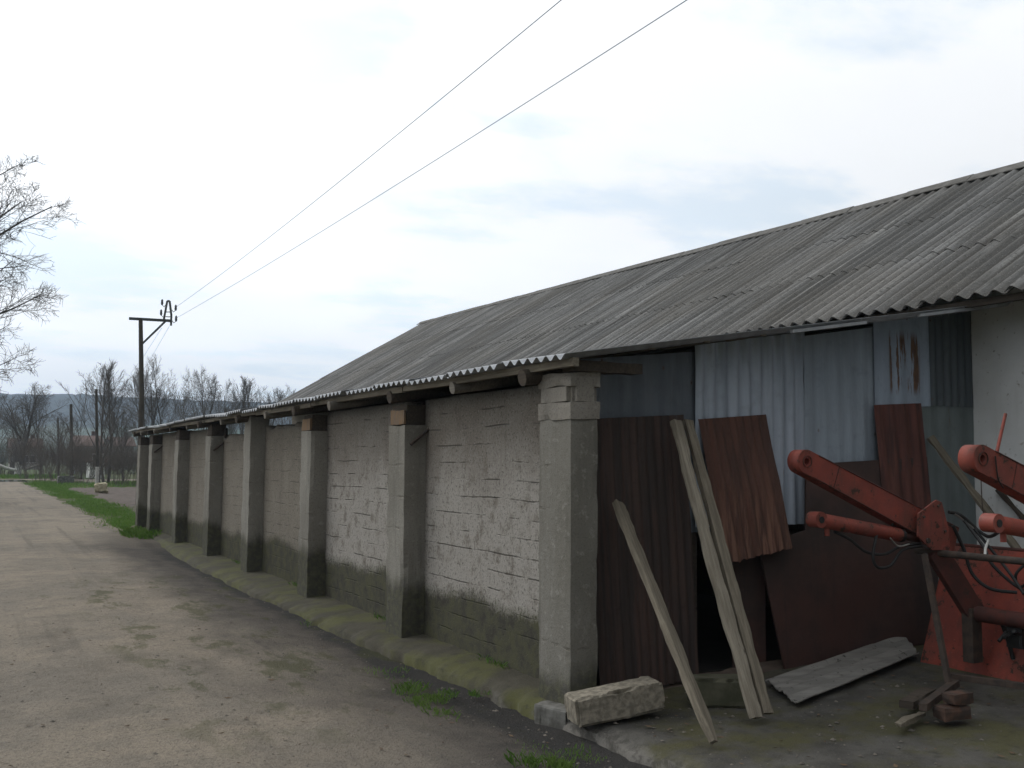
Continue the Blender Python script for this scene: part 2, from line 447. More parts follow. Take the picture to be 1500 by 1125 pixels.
# asbestos-cement roofing: grey, lichen spotted, streaked down the slope
m = Mat('asbestos_roofing', 0.95, 0, 0.12)
sk = m.noise(1.0, 5, 0.6, scale=(0.35, 6.0, 0.35)); a = m.noise(0.5, 4, 0.6); li = m.noise(24, 5, 0.75); sp = m.noise(75, 3, 0.75)
c = m.mix(m.step(sk, 0.36, 0.64), (0.205, 0.202, 0.196), (0.106, 0.105, 0.101))
sk2 = m.noise(1.0, 4, 0.6, scale=(0.12, 2.3, 0.12), loc=(3, 1, 2)); sk3 = m.noise(1.0, 3, 0.6, scale=(0.5, 14, 0.5), loc=(1, 5, 2))
c = m.mix(m.step(sk2, 0.42, 0.62, 0, 0.65), c, (0.075, 0.073, 0.070))
c = m.mix(m.step(sk3, 0.54, 0.66, 0, 0.6), c, (0.31, 0.305, 0.29))
c = m.mix(m.step(a, 0.42, 0.66, 0, 0.4), c, (0.125, 0.112, 0.094))
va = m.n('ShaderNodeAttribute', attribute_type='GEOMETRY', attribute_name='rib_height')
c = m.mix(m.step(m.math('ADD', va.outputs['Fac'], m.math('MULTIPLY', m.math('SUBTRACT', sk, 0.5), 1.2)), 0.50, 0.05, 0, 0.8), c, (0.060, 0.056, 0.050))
c = m.mix(m.step(li, 0.50, 0.66, 0, 0.7), c, (0.070, 0.068, 0.062))
c = m.mix(m.step(sp, 0.56, 0.72, 0, 0.6), c, (0.34, 0.335, 0.31))
sh = m.n('ShaderNodeAttribute', attribute_type='GEOMETRY', attribute_name='sheet_tone')
c = m.mix(1.0, c, m.step(sh.outputs['Fac'], 0, 1, 0.90, 1.09), 'MULTIPLY')
m.col(c); m.bump(m.math('ADD', li, sp), 0.6, 0.012)
M_ASB = m.m
m = Mat('asbestos_sheet_loose', 0.95, 0, 0.15)
sk = m.noise(3.0, 5, 0.6, scale=(0.5, 6, 1)); li = m.noise(15, 5, 0.7)
c = m.mix(m.step(sk, 0.36, 0.64), (0.215, 0.205, 0.186), (0.150, 0.143, 0.130))
c = m.mix(m.step(li, 0.60, 0.68), c, (0.045, 0.045, 0.035))
m.col(c); m.bump(li, 0.4, 0.01); M_ASB_LOOSE = m.m

M_RIDGE = simple('ridge_cement', (0.13, 0.125, 0.115), (0.085, 0.08, 0.072), 9, 0.95, bump=0.4)
# galvanised sheets
def galv(name, c1, c2, rust=0.0, rust_lo=0.6, seed=0.0, rough=0.5, metal=0.35, pos=None):
    m = Mat(name, rough, metal, 0.4)
    L = (seed, seed, seed)
    st = m.noise(2.6, 5, 0.6, scale=(3.2, 3.2, 0.25), loc=L); sp = m.noise(9, 5, 0.65, loc=L); fn = m.noise(30, 4, 0.6, scale=(2, 2, 0.5), loc=L)
    c = m.mix(m.step(st, 0.36, 0.64), c1, c2)
    c = m.mix(m.step(sp, 0.5, 0.72, 0, 0.5), c, tuple(v*0.62 for v in c1))
    c = m.mix(m.step(fn, 0.58, 0.75, 0, 0.35), c, tuple(min(1, v*1.5) for v in c2))
    if rust:
        r = m.noise(1.8, 5, 0.65, scale=(9.0, 4, 0.55), loc=(seed+1.7, 0, 0.4))
        rm = m.step(m.math('ADD', m.math('MULTIPLY', r, 0.85), m.math('MULTIPLY', fn, 0.15)), rust_lo, rust_lo+0.05)
        if pos:     # rust grows from a band of old nail holes
            x0, x1, z0, z1 = pos
            rm = m.math('MULTIPLY', rm, m.math('MULTIPLY', m.step(m.axis(0), x0, x0+0.06), m.step(m.axis(0), x1, x1-0.06)))
            rm = m.math('MULTIPLY', rm, m.math('MULTIPLY', m.step(m.axis(2), z0, z0+0.1), m.step(m.axis(2), z1, z1-0.12)))
        c = m.mix(m.math('MULTIPLY', rm, rust), c, m.mix(m.step(fn, 0.35, 0.65), (0.090, 0.040, 0.018), (0.17, 0.085, 0.035)))
    nh = m.voro(4.2, scale=(1.3, 1, 0.9), loc=L)
    c = m.mix(m.step(nh, 0.085, 0.05, 0, 0.55), c, (0.13, 0.075, 0.045)); c = m.mix(m.step(nh, 0.035, 0.022), c, (0.02, 0.016, 0.014))
    m.col(c); m.bump(m.math('ADD', fn, m.math('MULTIPLY', m.noise(2.2, 3, 0.5, loc=L), 2.5)), 0.22, 0.012)
    return m.m
M_GALV_DULL = galv('galvanised_dull', (0.150, 0.168, 0.190), (0.115, 0.130, 0.150), 0.8, 0.66, 1.0)
M_GALV_BRIGHT = galv('galvanised_bright', (0.40, 0.44, 0.50), (0.29, 0.325, 0.375), 0.9, 0.68, 2.0)
M_GALV_BLUE = galv('galvanised_blue', (0.30, 0.345, 0.395), (0.25, 0.285, 0.325), 0.6, 0.66, 3.3)
M_GALV_RUST = galv('galvanised_rust_streaked', (0.33, 0.385, 0.46), (0.285, 0.33, 0.395), 0.95, 0.50, 4.4, pos=(7.12, 7.58, 2.30, 2.93))
M_GALV_DARK = galv('galvanised_dark', (0.100, 0.115, 0.125), (0.075, 0.088, 0.098), 0, 0, 5.5)
M_GALV_GREEN = galv('galvanised_greenish', (0.185, 0.215, 0.215), (0.15, 0.175, 0.175), 0.8, 0.66, 6.2)
M_GALV_ROOF = galv('lean_to_sheet', (0.36, 0.37, 0.38), (0.27, 0.28, 0.29), 0.3, 0.62, 7.1, rough=0.45)
def rust(name, c1, c2, orange, amt, seed, z_hi=99, z_lo=98):
    m = Mat(name, 0.75, 0.0, 0.25)
    L = (seed, seed, seed)
    st = m.noise(2.2, 5, 0.6, scale=(5, 5, 0.3), loc=L); sp = m.noise(16, 5, 0.7, loc=L)
    c = m.mix(m.step(st, 0.36, 0.64), c1, c2)
    c = m.mix(m.step(sp, 0.52, 0.72, 0, 0.5), c, tuple(v*0.55 for v in c1))
    o = m.noise(1.5, 5, 0.65, scale=(14, 6, 0.8), loc=(seed+2, 1, 0.5))
    om = m.math('MULTIPLY', m.step(o, 0.50, 0.62), m.step(m.axis(2), z_hi, z_lo))
    c = m.mix(m.math('MULTIPLY', om, amt), c, orange)
    m.col(c); m.bump(sp, 0.25, 0.008)
    return m.m
M_RUST_A = rust('rusty_brown_sheet', (0.066, 0.043, 0.035), (0.040, 0.031, 0.027), (0.095, 0.050, 0.038), 0.35, 1.1)
M_RUST_B = rust('rusty_red_sheet', (0.105, 0.050, 0.036), (0.070, 0.038, 0.029), (0.200, 0.105, 0.072), 0.75, 3.1, 1.75, 1.10)
M_RUST_C = rust('rusty_maroon_sheet', (0.120, 0.046, 0.036), (0.055, 0.027, 0.023), (0.15, 0.06, 0.04), 0.4, 5.1)
m = Mat('maroon_board', 0.7, 0, 0.3)
a = m.noise(1.1, 5, 0.65); st = m.noise(2.0, 5, 0.6, scale=(5, 5, 0.35)); b = m.noise(20, 5, 0.7)
c = m.mix(m.step(a, 0.36, 0.64), (0.066, 0.034, 0.028), (0.040, 0.028, 0.024)); c = m.mix(m.step(st, 0.54, 0.70, 0, 0.6), c, (0.030, 0.024, 0.021))
c = m.mix(m.step(b, 0.62, 0.72, 0, 0.7), c, (0.12, 0.062, 0.042)); m.col(c); m.rough(m.step(a, 0.3, 0.7, 0.5, 0.85)); m.bump(a, 0.3, 0.03); M_BOARD = m.m
m = Mat('white_plaster', 0.95, 0, 0.12)
a = m.noise(1.2, 5, 0.6); b = m.noise(13, 5, 0.7); s_ = m.noise(2, 4, 0.6, scale=(3, 3, 0.25))
c = m.mix(m.step(a, 0.35, 0.65), (0.72, 0.725, 0.72), (0.62, 0.625, 0.61)); c = m.mix(m.step(b, 0.60, 0.72, 0, 0.8), c, (0.22, 0.19, 0.15))
c = m.mix(m.step(s_, 0.55, 0.75, 0, 0.35), c, (0.30, 0.28, 0.24)); m.col(c); m.bump(b, 0.5, 0.015); M_PLASTER = m.m

def wood(name, c1, c2, dark, seed=0):
    m = Mat(name, 0.9, 0, 0.15)
    gr = m.noise(9, 6, 0.65, scale=(6, 0.35, 6), loc=(seed, seed, seed)); a = m.noise(2.5, 4, 0.6, scale=(1, 0.5, 1), loc=(seed, 2, 1)); kn = m.noise(6, 3, 0.5, scale=(1, 0.6, 1), loc=(3, seed, 1))
    c = m.mix(m.step(gr, 0.35, 0.62), c1, c2); c = m.mix(m.step(a, 0.45, 0.7, 0, 0.6), c, dark)
    c = m.mix(m.step(kn, 0.66, 0.72, 0, 0.8), c, tuple(v*0.4 for v in dark)); m.col(c); m.bump(gr, 0.5, 0.01)
    return m.m
M_WOOD = wood('weathered_plank', (0.190, 0.165, 0.125), (0.120, 0.103, 0.078), (0.080, 0.068, 0.050), 1)
M_WOOD_PALE = wood('pale_plank', (0.265, 0.235, 0.185), (0.180, 0.158, 0.122), (0.110, 0.094, 0.070), 5)
M_WOOD_DARK = wood('dark_timber', (0.085, 0.068, 0.052), (0.055, 0.045, 0.036), (0.035, 0.029, 0.024), 2)
M_WOOD_LOG = wood('grey_log', (0.21, 0.19, 0.16), (0.15, 0.135, 0.115), (0.10, 0.09, 0.075), 3)
M_POLE = wood('pole_timber', (0.085, 0.075, 0.060), (0.060, 0.053, 0.043), (0.04, 0.035, 0.03), 4)

m = Mat('orange_red_paint', 0.55, 0, 0.3)
a = m.noise(4, 6, 0.65); b = m.noise(15, 6, 0.72); d = m.noise(2.4, 5, 0.65, loc=(3, 1, 2)); sc = m.noise(30, 4, 0.6, scale=(1, 1, 5)); dr = m.noise(7, 5, 0.6, scale=(3, 3, 0.5))
c = m.mix(m.step(a, 0.35, 0.65), (0.240, 0.052, 0.034), (0.172, 0.042, 0.031)); c = m.mix(m.step(d, 0.47, 0.66, 0, 0.65), c, (0.125, 0.050, 0.037))
c = m.mix(m.step(dr, 0.55, 0.70, 0, 0.55), c, (0.085, 0.045, 0.035)); c = m.mix(m.step(sc, 0.62, 0.70, 0, 0.6), c, (0.32, 0.12, 0.085))
c = m.mix(m.step(m.math('ADD', m.math('MULTIPLY', b, 0.7), m.math('MULTIPLY', d, 0.3)), 0.560, 0.590), c, (0.048, 0.028, 0.020)); m.col(c); m.rough(m.step(d, 0.3, 0.7, 0.5, 0.85)); m.bump(b, 0.25, 0.006); M_RED = m.m
m = Mat('old_red_paint', 0.7, 0, 0.3)
a = m.noise(5, 5, 0.6); b = m.noise(11, 5, 0.7)
c = m.mix(m.step(a, 0.35, 0.65), (0.085, 0.026, 0.019), (0.050, 0.021, 0.017)); c = m.mix(m.step(b, 0.55, 0.68), c, (0.035, 0.022, 0.016)); m.col(c); M_RED_OLD = m.m
M_STEEL = simple('rusted_steel', (0.036, 0.029, 0.024), (0.066, 0.046, 0.035), 14, 0.7, bump=0.3)
M_RUBBER = simple('black_rubber', (0.012, 0.012, 0.012), (0.022, 0.021, 0.020), 12, 0.6)
M_CHROME = simple('worn_bright_steel', (0.42, 0.41, 0.38), (0.26, 0.25, 0.23), 14, 0.4, metal=0.7)
M_WHITECORD = simple('pale_cord', (0.55, 0.55, 0.52), (0.42, 0.42, 0.40), 9, 0.8)
M_BRICK = simple('old_brick', (0.095, 0.052, 0.036), (0.045, 0.034, 0.028), 12, 0.95, bump=0.5)
M_WIRE = simple('wire_metal', (0.20, 0.25, 0.31), (0.16, 0.20, 0.25), 3, 0.6)
M_INSUL = simple('insulator_glaze', (0.05, 0.055, 0.07), (0.09, 0.09, 0.10), 8, 0.35)
M_POLESTEEL = simple('painted_pole_steel', (0.075, 0.085, 0.085), (0.055, 0.06, 0.06), 5, 0.7)
M_BARK = simple('bark', (0.095, 0.083, 0.070), (0.062, 0.054, 0.046), 5, 0.95, bump=0.5, scale=(2, 2, 0.5))
M_TWIG = simple('twigs', (0.125, 0.110, 0.096), (0.090, 0.079, 0.070), 1.5, 0.95)
M_TWIG_BROWN = simple('brown_twigs', (0.115, 0.092, 0.072), (0.080, 0.066, 0.054), 1.5, 0.95)
M_LIME = simple('limewash', (0.46, 0.46, 0.43), (0.32, 0.31, 0.28), 6, 0.95)
M_STONE = simple('pale_stone', (0.46, 0.42, 0.30), (0.34, 0.30, 0.20), 7, 0.95, bump=0.4)
M_TILE = simple('red_roof_tiles', (0.125, 0.075, 0.058), (0.095, 0.062, 0.052), 1.5, 0.9, bump=0.4, scale=(1, 4, 4))
M_HOUSE = simple('house_render', (0.26, 0.24, 0.21), (0.20, 0.185, 0.165), 1.0, 0.95)
M_HOUSE_W = simple('white_render', (0.66, 0.66, 0.64), (0.55, 0.55, 0.53), 1.2, 0.95)
M_PANE = Mat('dark_glass', 0.15, 0, 0.5).col((0.02, 0.022, 0.025)).m
M_INNER = simple('dark_interior', (0.05, 0.045, 0.04), (0.035, 0.032, 0.028), 2, 0.95)

# ------------------------------------------------------------------ terrain
def smooth(a, b, x):
    t = min(1, max(0, (x-a)/(b-a))); return t*t*(3-2*t)
def spaced(lo, hi, fine_lo, fine_hi, step, grow):
    out = []; x = fine_lo
    while x <= fine_hi: out.append(x); x += step
    s = step; x = out[-1]
    while x < hi: s *= grow; x += s; out.append(min(x, hi))
    s = step; x = fine_lo; pre = []
    while x > lo: s *= grow; x -= s; pre.append(max(x, lo))
    return pre[::-1] + out
def yard_z(x, y):
    return 0.13*smooth(3.6, 7.6, x)
xs = spaced(-2600, 3200, -7, 10, 0.5, 1.25); ys = spaced(-400, 3000, -3, 90, 1.0, 1.2)
mb = MB()
mb.grid(len(xs), len(ys), lambda i, j: Vector((xs[i], ys[j], -0.09 - 0.26*smooth(29, 23, ys[j])*smooth(-9, -7, xs[i])*smooth(17, 15, xs[i]) + (0.05*fbm((xs[i], ys[j], 0), 0.35) if abs(xs[i]) < 300 and ys[j] < 400 else 0))))
struct('ground', mb, M_GROUND)

def road_z(x, y):
    z = -0.035 + 0.025*fbm((x, y*0.6, 3), 0.55, 4) + 0.012*fbm((x, y, 9), 3.0, 3)
    for rx in (-1.9, 0.05, 1.7):
        z -= 0.022*math.exp(-((x-rx-0.25*sin(y*0.13))/0.22)**2)
    n_ = 0.35*fbm((x*0.3, y*0.5, 5), 1.0, 4)
    if y > 22:
        z -= 0.22*smooth(3.25, 3.9, x + n_)*smooth(22, 26, y)
    else:
        z -= 0.05*smooth(2.6, 3.4, x)
    z -= 0.25*smooth(-5.2, -6.4, x + n_) + 0.25*smooth(20, 30, y)*smooth(-2.6, -3.6, x + n_)
    return z
xs = [-7 + 0.1*i for i in range(109)]; ys = spaced(-4, 92, -0.5, 13, 0.1, 1.035)
mb = MB(); mb.grid(len(xs), len(ys), lambda i, j: Vector((xs[i], ys[j], road_z(xs[i], ys[j]))))
struct('road', mb, M_ROAD)
mb = MB()
def cross_z(i, j):
    x = -60 + i*0.8; y = 82 + j*0.7
    e = min(smooth(82, 84.5, y + 1.2*fbm((x*0.2, 1, y*0.1))), smooth(96, 93, y + 1.2*fbm((x*0.2, 7, y*0.1))))
    return Vector((x, y, -0.16 + 0.13*e*smooth(22, 14, x) + 0.02*fbm((x, y, 2), 0.6)))
mb.grid(110, 21, cross_z); struct('crossroad', mb, M_ROAD)
mb = MB()
pc = onZ(14, 704, -0.02); ring = []
for k in range(28):
    t = 2*pi*k/28; r = 1 + 0.35*fbm((cos(t), sin(t), 4), 1.5)
    ring.append((pc.x + 1.6*r*cos(t), pc.y + 3.6*r*sin(t), -0.012))
mb.add(ring, [tuple(range(28))]); struct('puddle', mb, M_WATER)

# concrete apron along the wall (slopes up to the wall), ragged outer edge
def apron_edge(y):
    b = 3.55 if y < 7 else 3.55 - 0.22*smooth(7, 10.5, y) + 0.30*smooth(17, 24, y)
    return b + 0.055*fbm((0, y, 1), 1.6, 5) + 0.035*fbm((2, y, 1), 7, 4)
ys = spaced(6.05, 27.0, 6.05, 13, 0.05, 1.04)
mb = MB()
def apr(i, j):
    y = ys[j]; e = apron_edge(y); n_ = 14
    if i == 0: return Vector((e - 0.015, y, -0.20))
    t = (i-1)/(n_-1); x = e + (3.99 - e)*t
    lip = -0.045*math.exp(-(t/0.12)**2)*(0.7 + 1.6*max(0, noise.noise(Vector((x*3, y*5, 0))))) + 0.005*fbm((x, y, 2), 3.5)
    return Vector((x, y, 0.005 + 0.055*t + lip + 0.006*fbm((x, y, 3), 7)))
mb.grid(15, len(ys), apr); struct('concrete_apron', mb, M_APRON)
ysd = [-2 + 0.07*i for i in range(116)]
mb = MB()
def yrd(i, j):
    y = ysd[j]
    e = 3.60 + 0.05*fbm((0, y, 1), 1.6, 5) + 0.025*fbm((2, y, 1), 9, 3)
    if i == 0: return Vector((e - 0.02, y, -0.20))
    t = ((i-1)/63)**1.25; x = e + (8.32 - e)*t
    lip = -0.05*math.exp(-((x-e)/0.07)**2)*(1 + fbm((x, y, 0), 6))
    return Vector((x, y, yard_z(x, y) + 0.012 + lip + 0.014*fbm((x, y, 3), 2.2) + 0.005*fbm((x, y, 3), 12)))
mb.grid(65, len(ysd), yrd); struct('concrete_yard', mb, M_YARD)

# ploughed plot beyond the end of the shed
mb = MB()
def plot(i, j):
    x = 4.6 + i*0.35; y = 29.5 + j*0.5
    e = min(smooth(4.6, 5.4, x), smooth(29.5, 31, y), smooth(67, 64, y), smooth(22, 20, x))
    return Vector((x, y, -0.20 + 0.20*e + 0.05*e*fbm((x, y, 1), 1.4) + 0.03*e*sin(x*9)))
mb.grid(51, 76, plot); struct('soil_plot', mb, M_SOIL)

# hills on the horizon
m = Mat('hill_cover', 1.0, 0, 0.0)
w = m.noise(0.012, 6, 0.65); fld = m.noise(0.006, 3, 0.5, scale=(0.7, 2.2, 1)); tx = m.noise(0.09, 5, 0.7); z = m.axis(2)
woods = m.mix(m.step(tx, 0.35, 0.65), (0.012, 0.018, 0.020), (0.040, 0.042, 0.036))
fields = m.mix(m.step(fld, 0.42, 0.56), (0.050, 0.085, 0.040), (0.088, 0.098, 0.062))
wm = m.step(m.math('ADD', m.math('MULTIPLY', w, 46.0), z), 46, 56)
m.col(m.mix(wm, fields, woods)); m.bump(tx, 0.8, 4.0); M_HILL = m.m
mb = MB()
hx = spaced(-2200, 2600, -120, 900, 9, 1.12); hy = [300 + 22*j for j in range(80)]
def hill(i, j):
    x, y = hx[i], hy[j]
    up = smooth(420, 1350, y)**1.2
    top = 78 + 4*fbm((x*0.0012, 1, 0), 1.0) - 0.012*max(0, x-100) + 5*fbm((x*0.006, y*0.004, 3), 1.0) - 0.01*max(0, -x)
    return Vector((x, y, -0.6 + up*top + 2*up*fbm((x*0.03, y*0.03, 2)) + 2.2*up*noise.noise(Vector((x*0.11, y*0.09, 5)))))
mb.grid(len(hx), len(hy), hill); struct('hills', mb, M_HILL)

# ------------------------------------------------------------------ the shed
shed = thing('farm_shed', 'long grey concrete shed with piers, asbestos roof and a patched tin end', 'shed', (5.8, 16.5, 0))
PIERS = [(5.90, 6.34), (8.93, 9.36), (11.98, 12.39), (15.0, 15.42), (17.83, 18.25), (20.92, 21.34), (24.25, 24.68), (26.12, 26.50)]
XF, XW = 3.66, 3.885           # pier face, wall face
def lean_z(x): return 2.425 + 0.160*(x - 3.5)

# wall panels between piers
tops = [2.30, 2.30, 2.22, 2.14, 2.27, 2.30, 2.30]
for k in range(7):
    y0 = PIERS[k][1] - 0.03; y1 = PIERS[k+1][0] + 0.03
    mb = MB()
    zt = tops[k]
    def wf(p, k=k, zt=zt):
        if p.z > zt - 0.01 and k in (2, 3):
            p = p.copy(); p.z += -0.10*max(0, noise.noise(Vector((k, p.y*2.3, 0)))+0.1) - 0.05*(noise.noise(Vector((k, p.y*9, 0))) > 0.1)
        return p
    rough_box(mb, (XW, y0, -0.1), (XW+0.16, y1, zt), 0.14, 0.006, 0.0, k*3.1, fn=wf)
    for q_ in range(len(mb.f)): mb.smooth.add(q_)
    mk('wall_panel', mb, M_WALL_PALE if k < 2 else M_WALL_BROWN, shed)
# piers
for k, (y0, y1) in enumerate(PIERS):
    mb = MB()
    zt = [2.02, 2.05, 2.07, 2.36, 2.12, 2.10, 2.05, 2.05][k]
    rough_box(mb, (XF, y0, -0.12), (XW+(0.0 if k == 0 else 0.06), y1, zt), 0.06, 0.0028, 0.009 if k == 0 else 0.018, k*1.7)
    p = mk('pier', mb, M_PIER_END if k == 0 else M_PIER, shed)
    if k == 0:
        p['label'] = 'corner concrete pier with a notched cap block'
        mb = MB()
        x0, x1, a, b = XF-0.010, XW+0.018, y0-0.010, y1+0.012
        rough_box(mb, (x0, a, 2.00), (x1, b, 2.13), 0.05, 0.004, 0.018, 11)
        rough_box(mb, (x0+0.035, a+0.035, 2.125), (x1-0.035, b-0.035, 2.235), 0.06, 0.003, 0, 12)
        for (u, v) in ((0.5, 0), (0, 0.5), (1, 0.5), (0.5, 1)):
            cx0 = x0 if u == 0 else (x1-0.05 if u == 1 else x0+0.055); cx1 = x0+0.05 if u == 0 else (x1 if u == 1 else x1-0.055)
            cy0 = a if v == 0 else (b-0.05 if v == 1 else a+0.055); cy1 = a+0.05 if v == 0 else (b if v == 1 else b-0.055)
            mb.box((cx0, cy0, 2.128), (cx1, cy1, 2.232))
        rough_box(mb, (x0, a, 2.23), (x1, b, 2.335), 0.05, 0.005, 0.022, 13)
        mk('cap', mb, M_CAP, p)
    elif k in (1, 2):
        mb = MB(); rough_box(mb, (XF+0.03, y0+0.03, zt-0.002), (XW+0.04, y1-0.02, zt+0.2), 0.06, 0.004, 0.01, k)
        mk('cap', mb, M_WOOD_DARK, p)
        mb = MB(); rough_box(mb, (XF-0.004, y0+0.02, zt+0.003), (XF+0.027, y1-0.06, zt+0.15), 0.05, 0.004, 0.012, k+4)
        mk('facing', mb, M_ORANGE, p)
    elif k != 3:
        mb = MB(); rough_box(mb, (XF+0.02, y0+0.03, zt-0.002), (XW+0.05, y1-0.03, zt+0.2), 0.08, 0.004, 0.01, k)
        mk('cap', mb, M_WOOD_DARK, p)
    if k in (1, 4, 6):
        mb = MB(); mb.tube([(XF+0.05, y0-0.03, 1.86), (XW+0.02, y0-0.05, 2.02), (XW+0.03, y0-0.02, 2.25)], 0.018, 6)
        mk('strut', mb, M_STEEL, shed)

# rafters and purlin of the lean-to
for k, (y0, y1) in enumerate(PIERS):
    yc = (y0+y1)/2
    for dy in ((0,) if k == 0 else (0, -1.45)):
        mb = MB(); yy = (6.34 if k == 0 else yc + dy + rnd.uniform(-0.12, 0.12)); r = 0.052 if dy else 0.062
        x0 = 3.50 + rnd.uniform(-0.02, 0.08)
        mb.tube([(x0, yy, lean_z(x0)-0.115), (5.6, yy+0.03, lean_z(5.6)-0.11), (8.0, yy, lean_z(8.0)-0.12)], [r, r*1.1, r], 10)
        mk('rafter', mb, M_WOOD_LOG if dy else M_WOOD_DARK, shed)
yy = 5.70
while yy < 26.7:
    L = rnd.uniform(2.6, 3.4); y2 = min(yy+L, 26.75)
    mb = MB(); dz = rnd.uniform(-0.012, 0.012)
    rough_box(mb, (3.555, yy, lean_z(3.55)-0.085+dz), (3.60, y2-0.02, lean_z(3.55)-0.028+dz), 0.25, 0.004, 0.004, yy)
    mk('purlin', mb, M_WOOD, shed); yy = y2
for x in (4.25, 4.75, 5.3, 6.4, 7.7):
    mb = MB(); mb.box((x-0.03, 5.75, lean_z(x)-0.035), (x+0.03, 26.7, lean_z(x)-0.022)); mk('purlin', mb, M_WOOD, shed)
# block of timber on the corner pier
mb = MB(); rough_box(mb, (3.66, 5.86, 2.335), (4.25, 6.02, 2.415), 0.07, 0.005, 0.01, 3); mk('beam', mb, M_WOOD_DARK, shed)

# corrugated sheets -------------------------------------------------
def corr_sheet(mb, fn, length_u, width_v, pitch, amp, nu=3, per=8, thick=0.007, tone=None, phase=0.0):
    """fn(u, v, h) -> point; u runs along the ribs, v across them"""
    nv = int(round(width_v/pitch*per))+1
    base = len(mb.v)
    def P(i, j, dz=0.0):
        u = length_u*i/(nu-1); v = width_v*j/(nv-1)
        return fn(u, v, amp*cos(2*pi*v/pitch + phase) + dz)
    mb.grid(nu, nv, lambda i, j: P(i, j))
    # thickness lips at the lower end, the upper end and both sides
    for i in (0, nu-1):
        vs = [P(i, j) for j in range(nv)] + [P(i, j, -thick) for j in range(nv)]
        mb.add(vs, [(j, j+1, nv+j+1, nv+j) for j in range(nv-1)], True)
    for j in (0, nv-1):
        vs = [P(i, j) for i in range(nu)] + [P(i, j, -thick) for i in range(nu)]
        mb.add(vs, [(i, i+1, nu+i+1, nu+i) for i in range(nu-1)], True)
    mb.grid(nu, nv, lambda i, j: P(i, j, -thick))
    if tone is not None:
        tone += [tone_val[0]]*(len(mb.v)-base)
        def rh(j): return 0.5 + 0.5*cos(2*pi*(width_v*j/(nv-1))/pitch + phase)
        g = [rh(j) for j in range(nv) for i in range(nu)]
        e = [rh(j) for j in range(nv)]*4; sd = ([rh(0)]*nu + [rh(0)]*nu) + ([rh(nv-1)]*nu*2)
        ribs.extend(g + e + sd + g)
tone_val = [0.5]; ribs = []

SL = 0.590; SLEN = sqrt(1 + SL*SL)
EX, EZ = 7.50, 3.135
def ridge_x(y): return 11.30 + 0.055*(y - 7.0) if y > 7 else 11.30
mb = MB(); tones = []
Y0, Y1R = -1.9, 29.25
nsh = int((Y1R-Y0)/0.885)
for s_ in range(nsh):
    ya = Y0 + s_*0.885
    rx = ridge_x(ya+0.44); total = (rx - EX)*SLEN
    rows = 3; cover = total/rows
    for r in range(rows):
        u0 = r*cover + rnd.uniform(-0.006, 0.006) + (rnd.uniform(-0.012, 0.01) if r == 0 else 0)
        L = cover + 0.13 if r < rows-1 else cover - 0.02
        lift = rnd.uniform(-0.003, 0.006); tilt = rnd.uniform(-0.003, 0.003); yo = rnd.uniform(-0.006, 0.006)
        tone_val[0] = rnd.random()
        def fn(u, v, h, u0=u0, L=L, lift=lift, tilt=tilt, ya=ya, yo=yo, r=r):
            uu = u0 + u
            hh = h + lift + tilt*(v/0.885) + 0.008*(1 - u/L)*(1 if r else 0.6) + 0.016*(v/0.95)
            sag = 0.012*fbm((uu*0.3, (ya+v)*0.2, 2), 1.0, 2)
            nx, nz = -SL/SLEN, 1/SLEN
            hh += sag
            return Vector((EX + uu/SLEN + nx*hh, ya + v + yo, EZ + uu*SL/SLEN + nz*hh))
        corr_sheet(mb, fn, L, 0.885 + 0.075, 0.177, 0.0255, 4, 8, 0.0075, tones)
me = mb.mesh('main_roof')
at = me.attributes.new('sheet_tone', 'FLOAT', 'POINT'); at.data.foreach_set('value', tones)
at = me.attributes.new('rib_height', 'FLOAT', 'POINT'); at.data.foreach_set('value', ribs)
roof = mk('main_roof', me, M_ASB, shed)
# far slope
mb = MB()
def far_fn(u, v, h):
    y = Y0 + v; rx = ridge_x(y)
    return Vector((rx + 0.02 + u/SLEN, y, EZ + (rx-EX)*SL - u*SL/SLEN + h))
corr_sheet(mb, far_fn, 4.9, Y1R-Y0, 0.177, 0.0255, 2, 6); mk('far_roof_slope', mb, M_ASB, shed)
# ridge cap in pieces, some lifted, a few missing
y = Y0
while y < Y1R-0.3:
    L = rnd.uniform(0.95, 1.12)
    gap = False
    if not gap:
        def rp(yy, off, dx):
            rx = ridge_x(yy); return Vector((rx+dx, yy, EZ + (rx-EX)*SL + off))
        t0, t1 = rnd.uniform(0.0, 0.012), rnd.uniform(0.0, 0.012)
        sec = [(-0.16, -0.045), (-0.10, 0.0), (-0.03, 0.055), (0.0, 0.068), (0.03, 0.055), (0.10, 0.0), (0.16, -0.045)]
        vs = [rp(y, o+t0, dx) for dx, o in sec] + [rp(y+L+0.05, o+t1, dx) for dx, o in sec]
        vs += [v + Vector((0, 0, -0.012)) for v in vs]
        n_ = len(sec)
        fs = [(i, i+1, n_+i+1, n_+i) for i in range(n_-1)] + [(2*n_+i, 3*n_+i, 3*n_+i+1, 2*n_+i+1) for i in range(n_-1)]
        fs += [(i, 2*n_+i, 2*n_+i+1, i+1) for i in range(n_-1)] + [(n_+i, n_+i+1, 3*n_+i+1, 3*n_+i) for i in range(n_-1)] + [(0, n_, 3*n_, 2*n_), (n_-1, 3*n_-1, 4*n_-1, 2*n_-1)]
        mb = MB(); mb.add(vs, fs); mk('ridge_cap', mb, M_RIDGE, roof)
    y += L


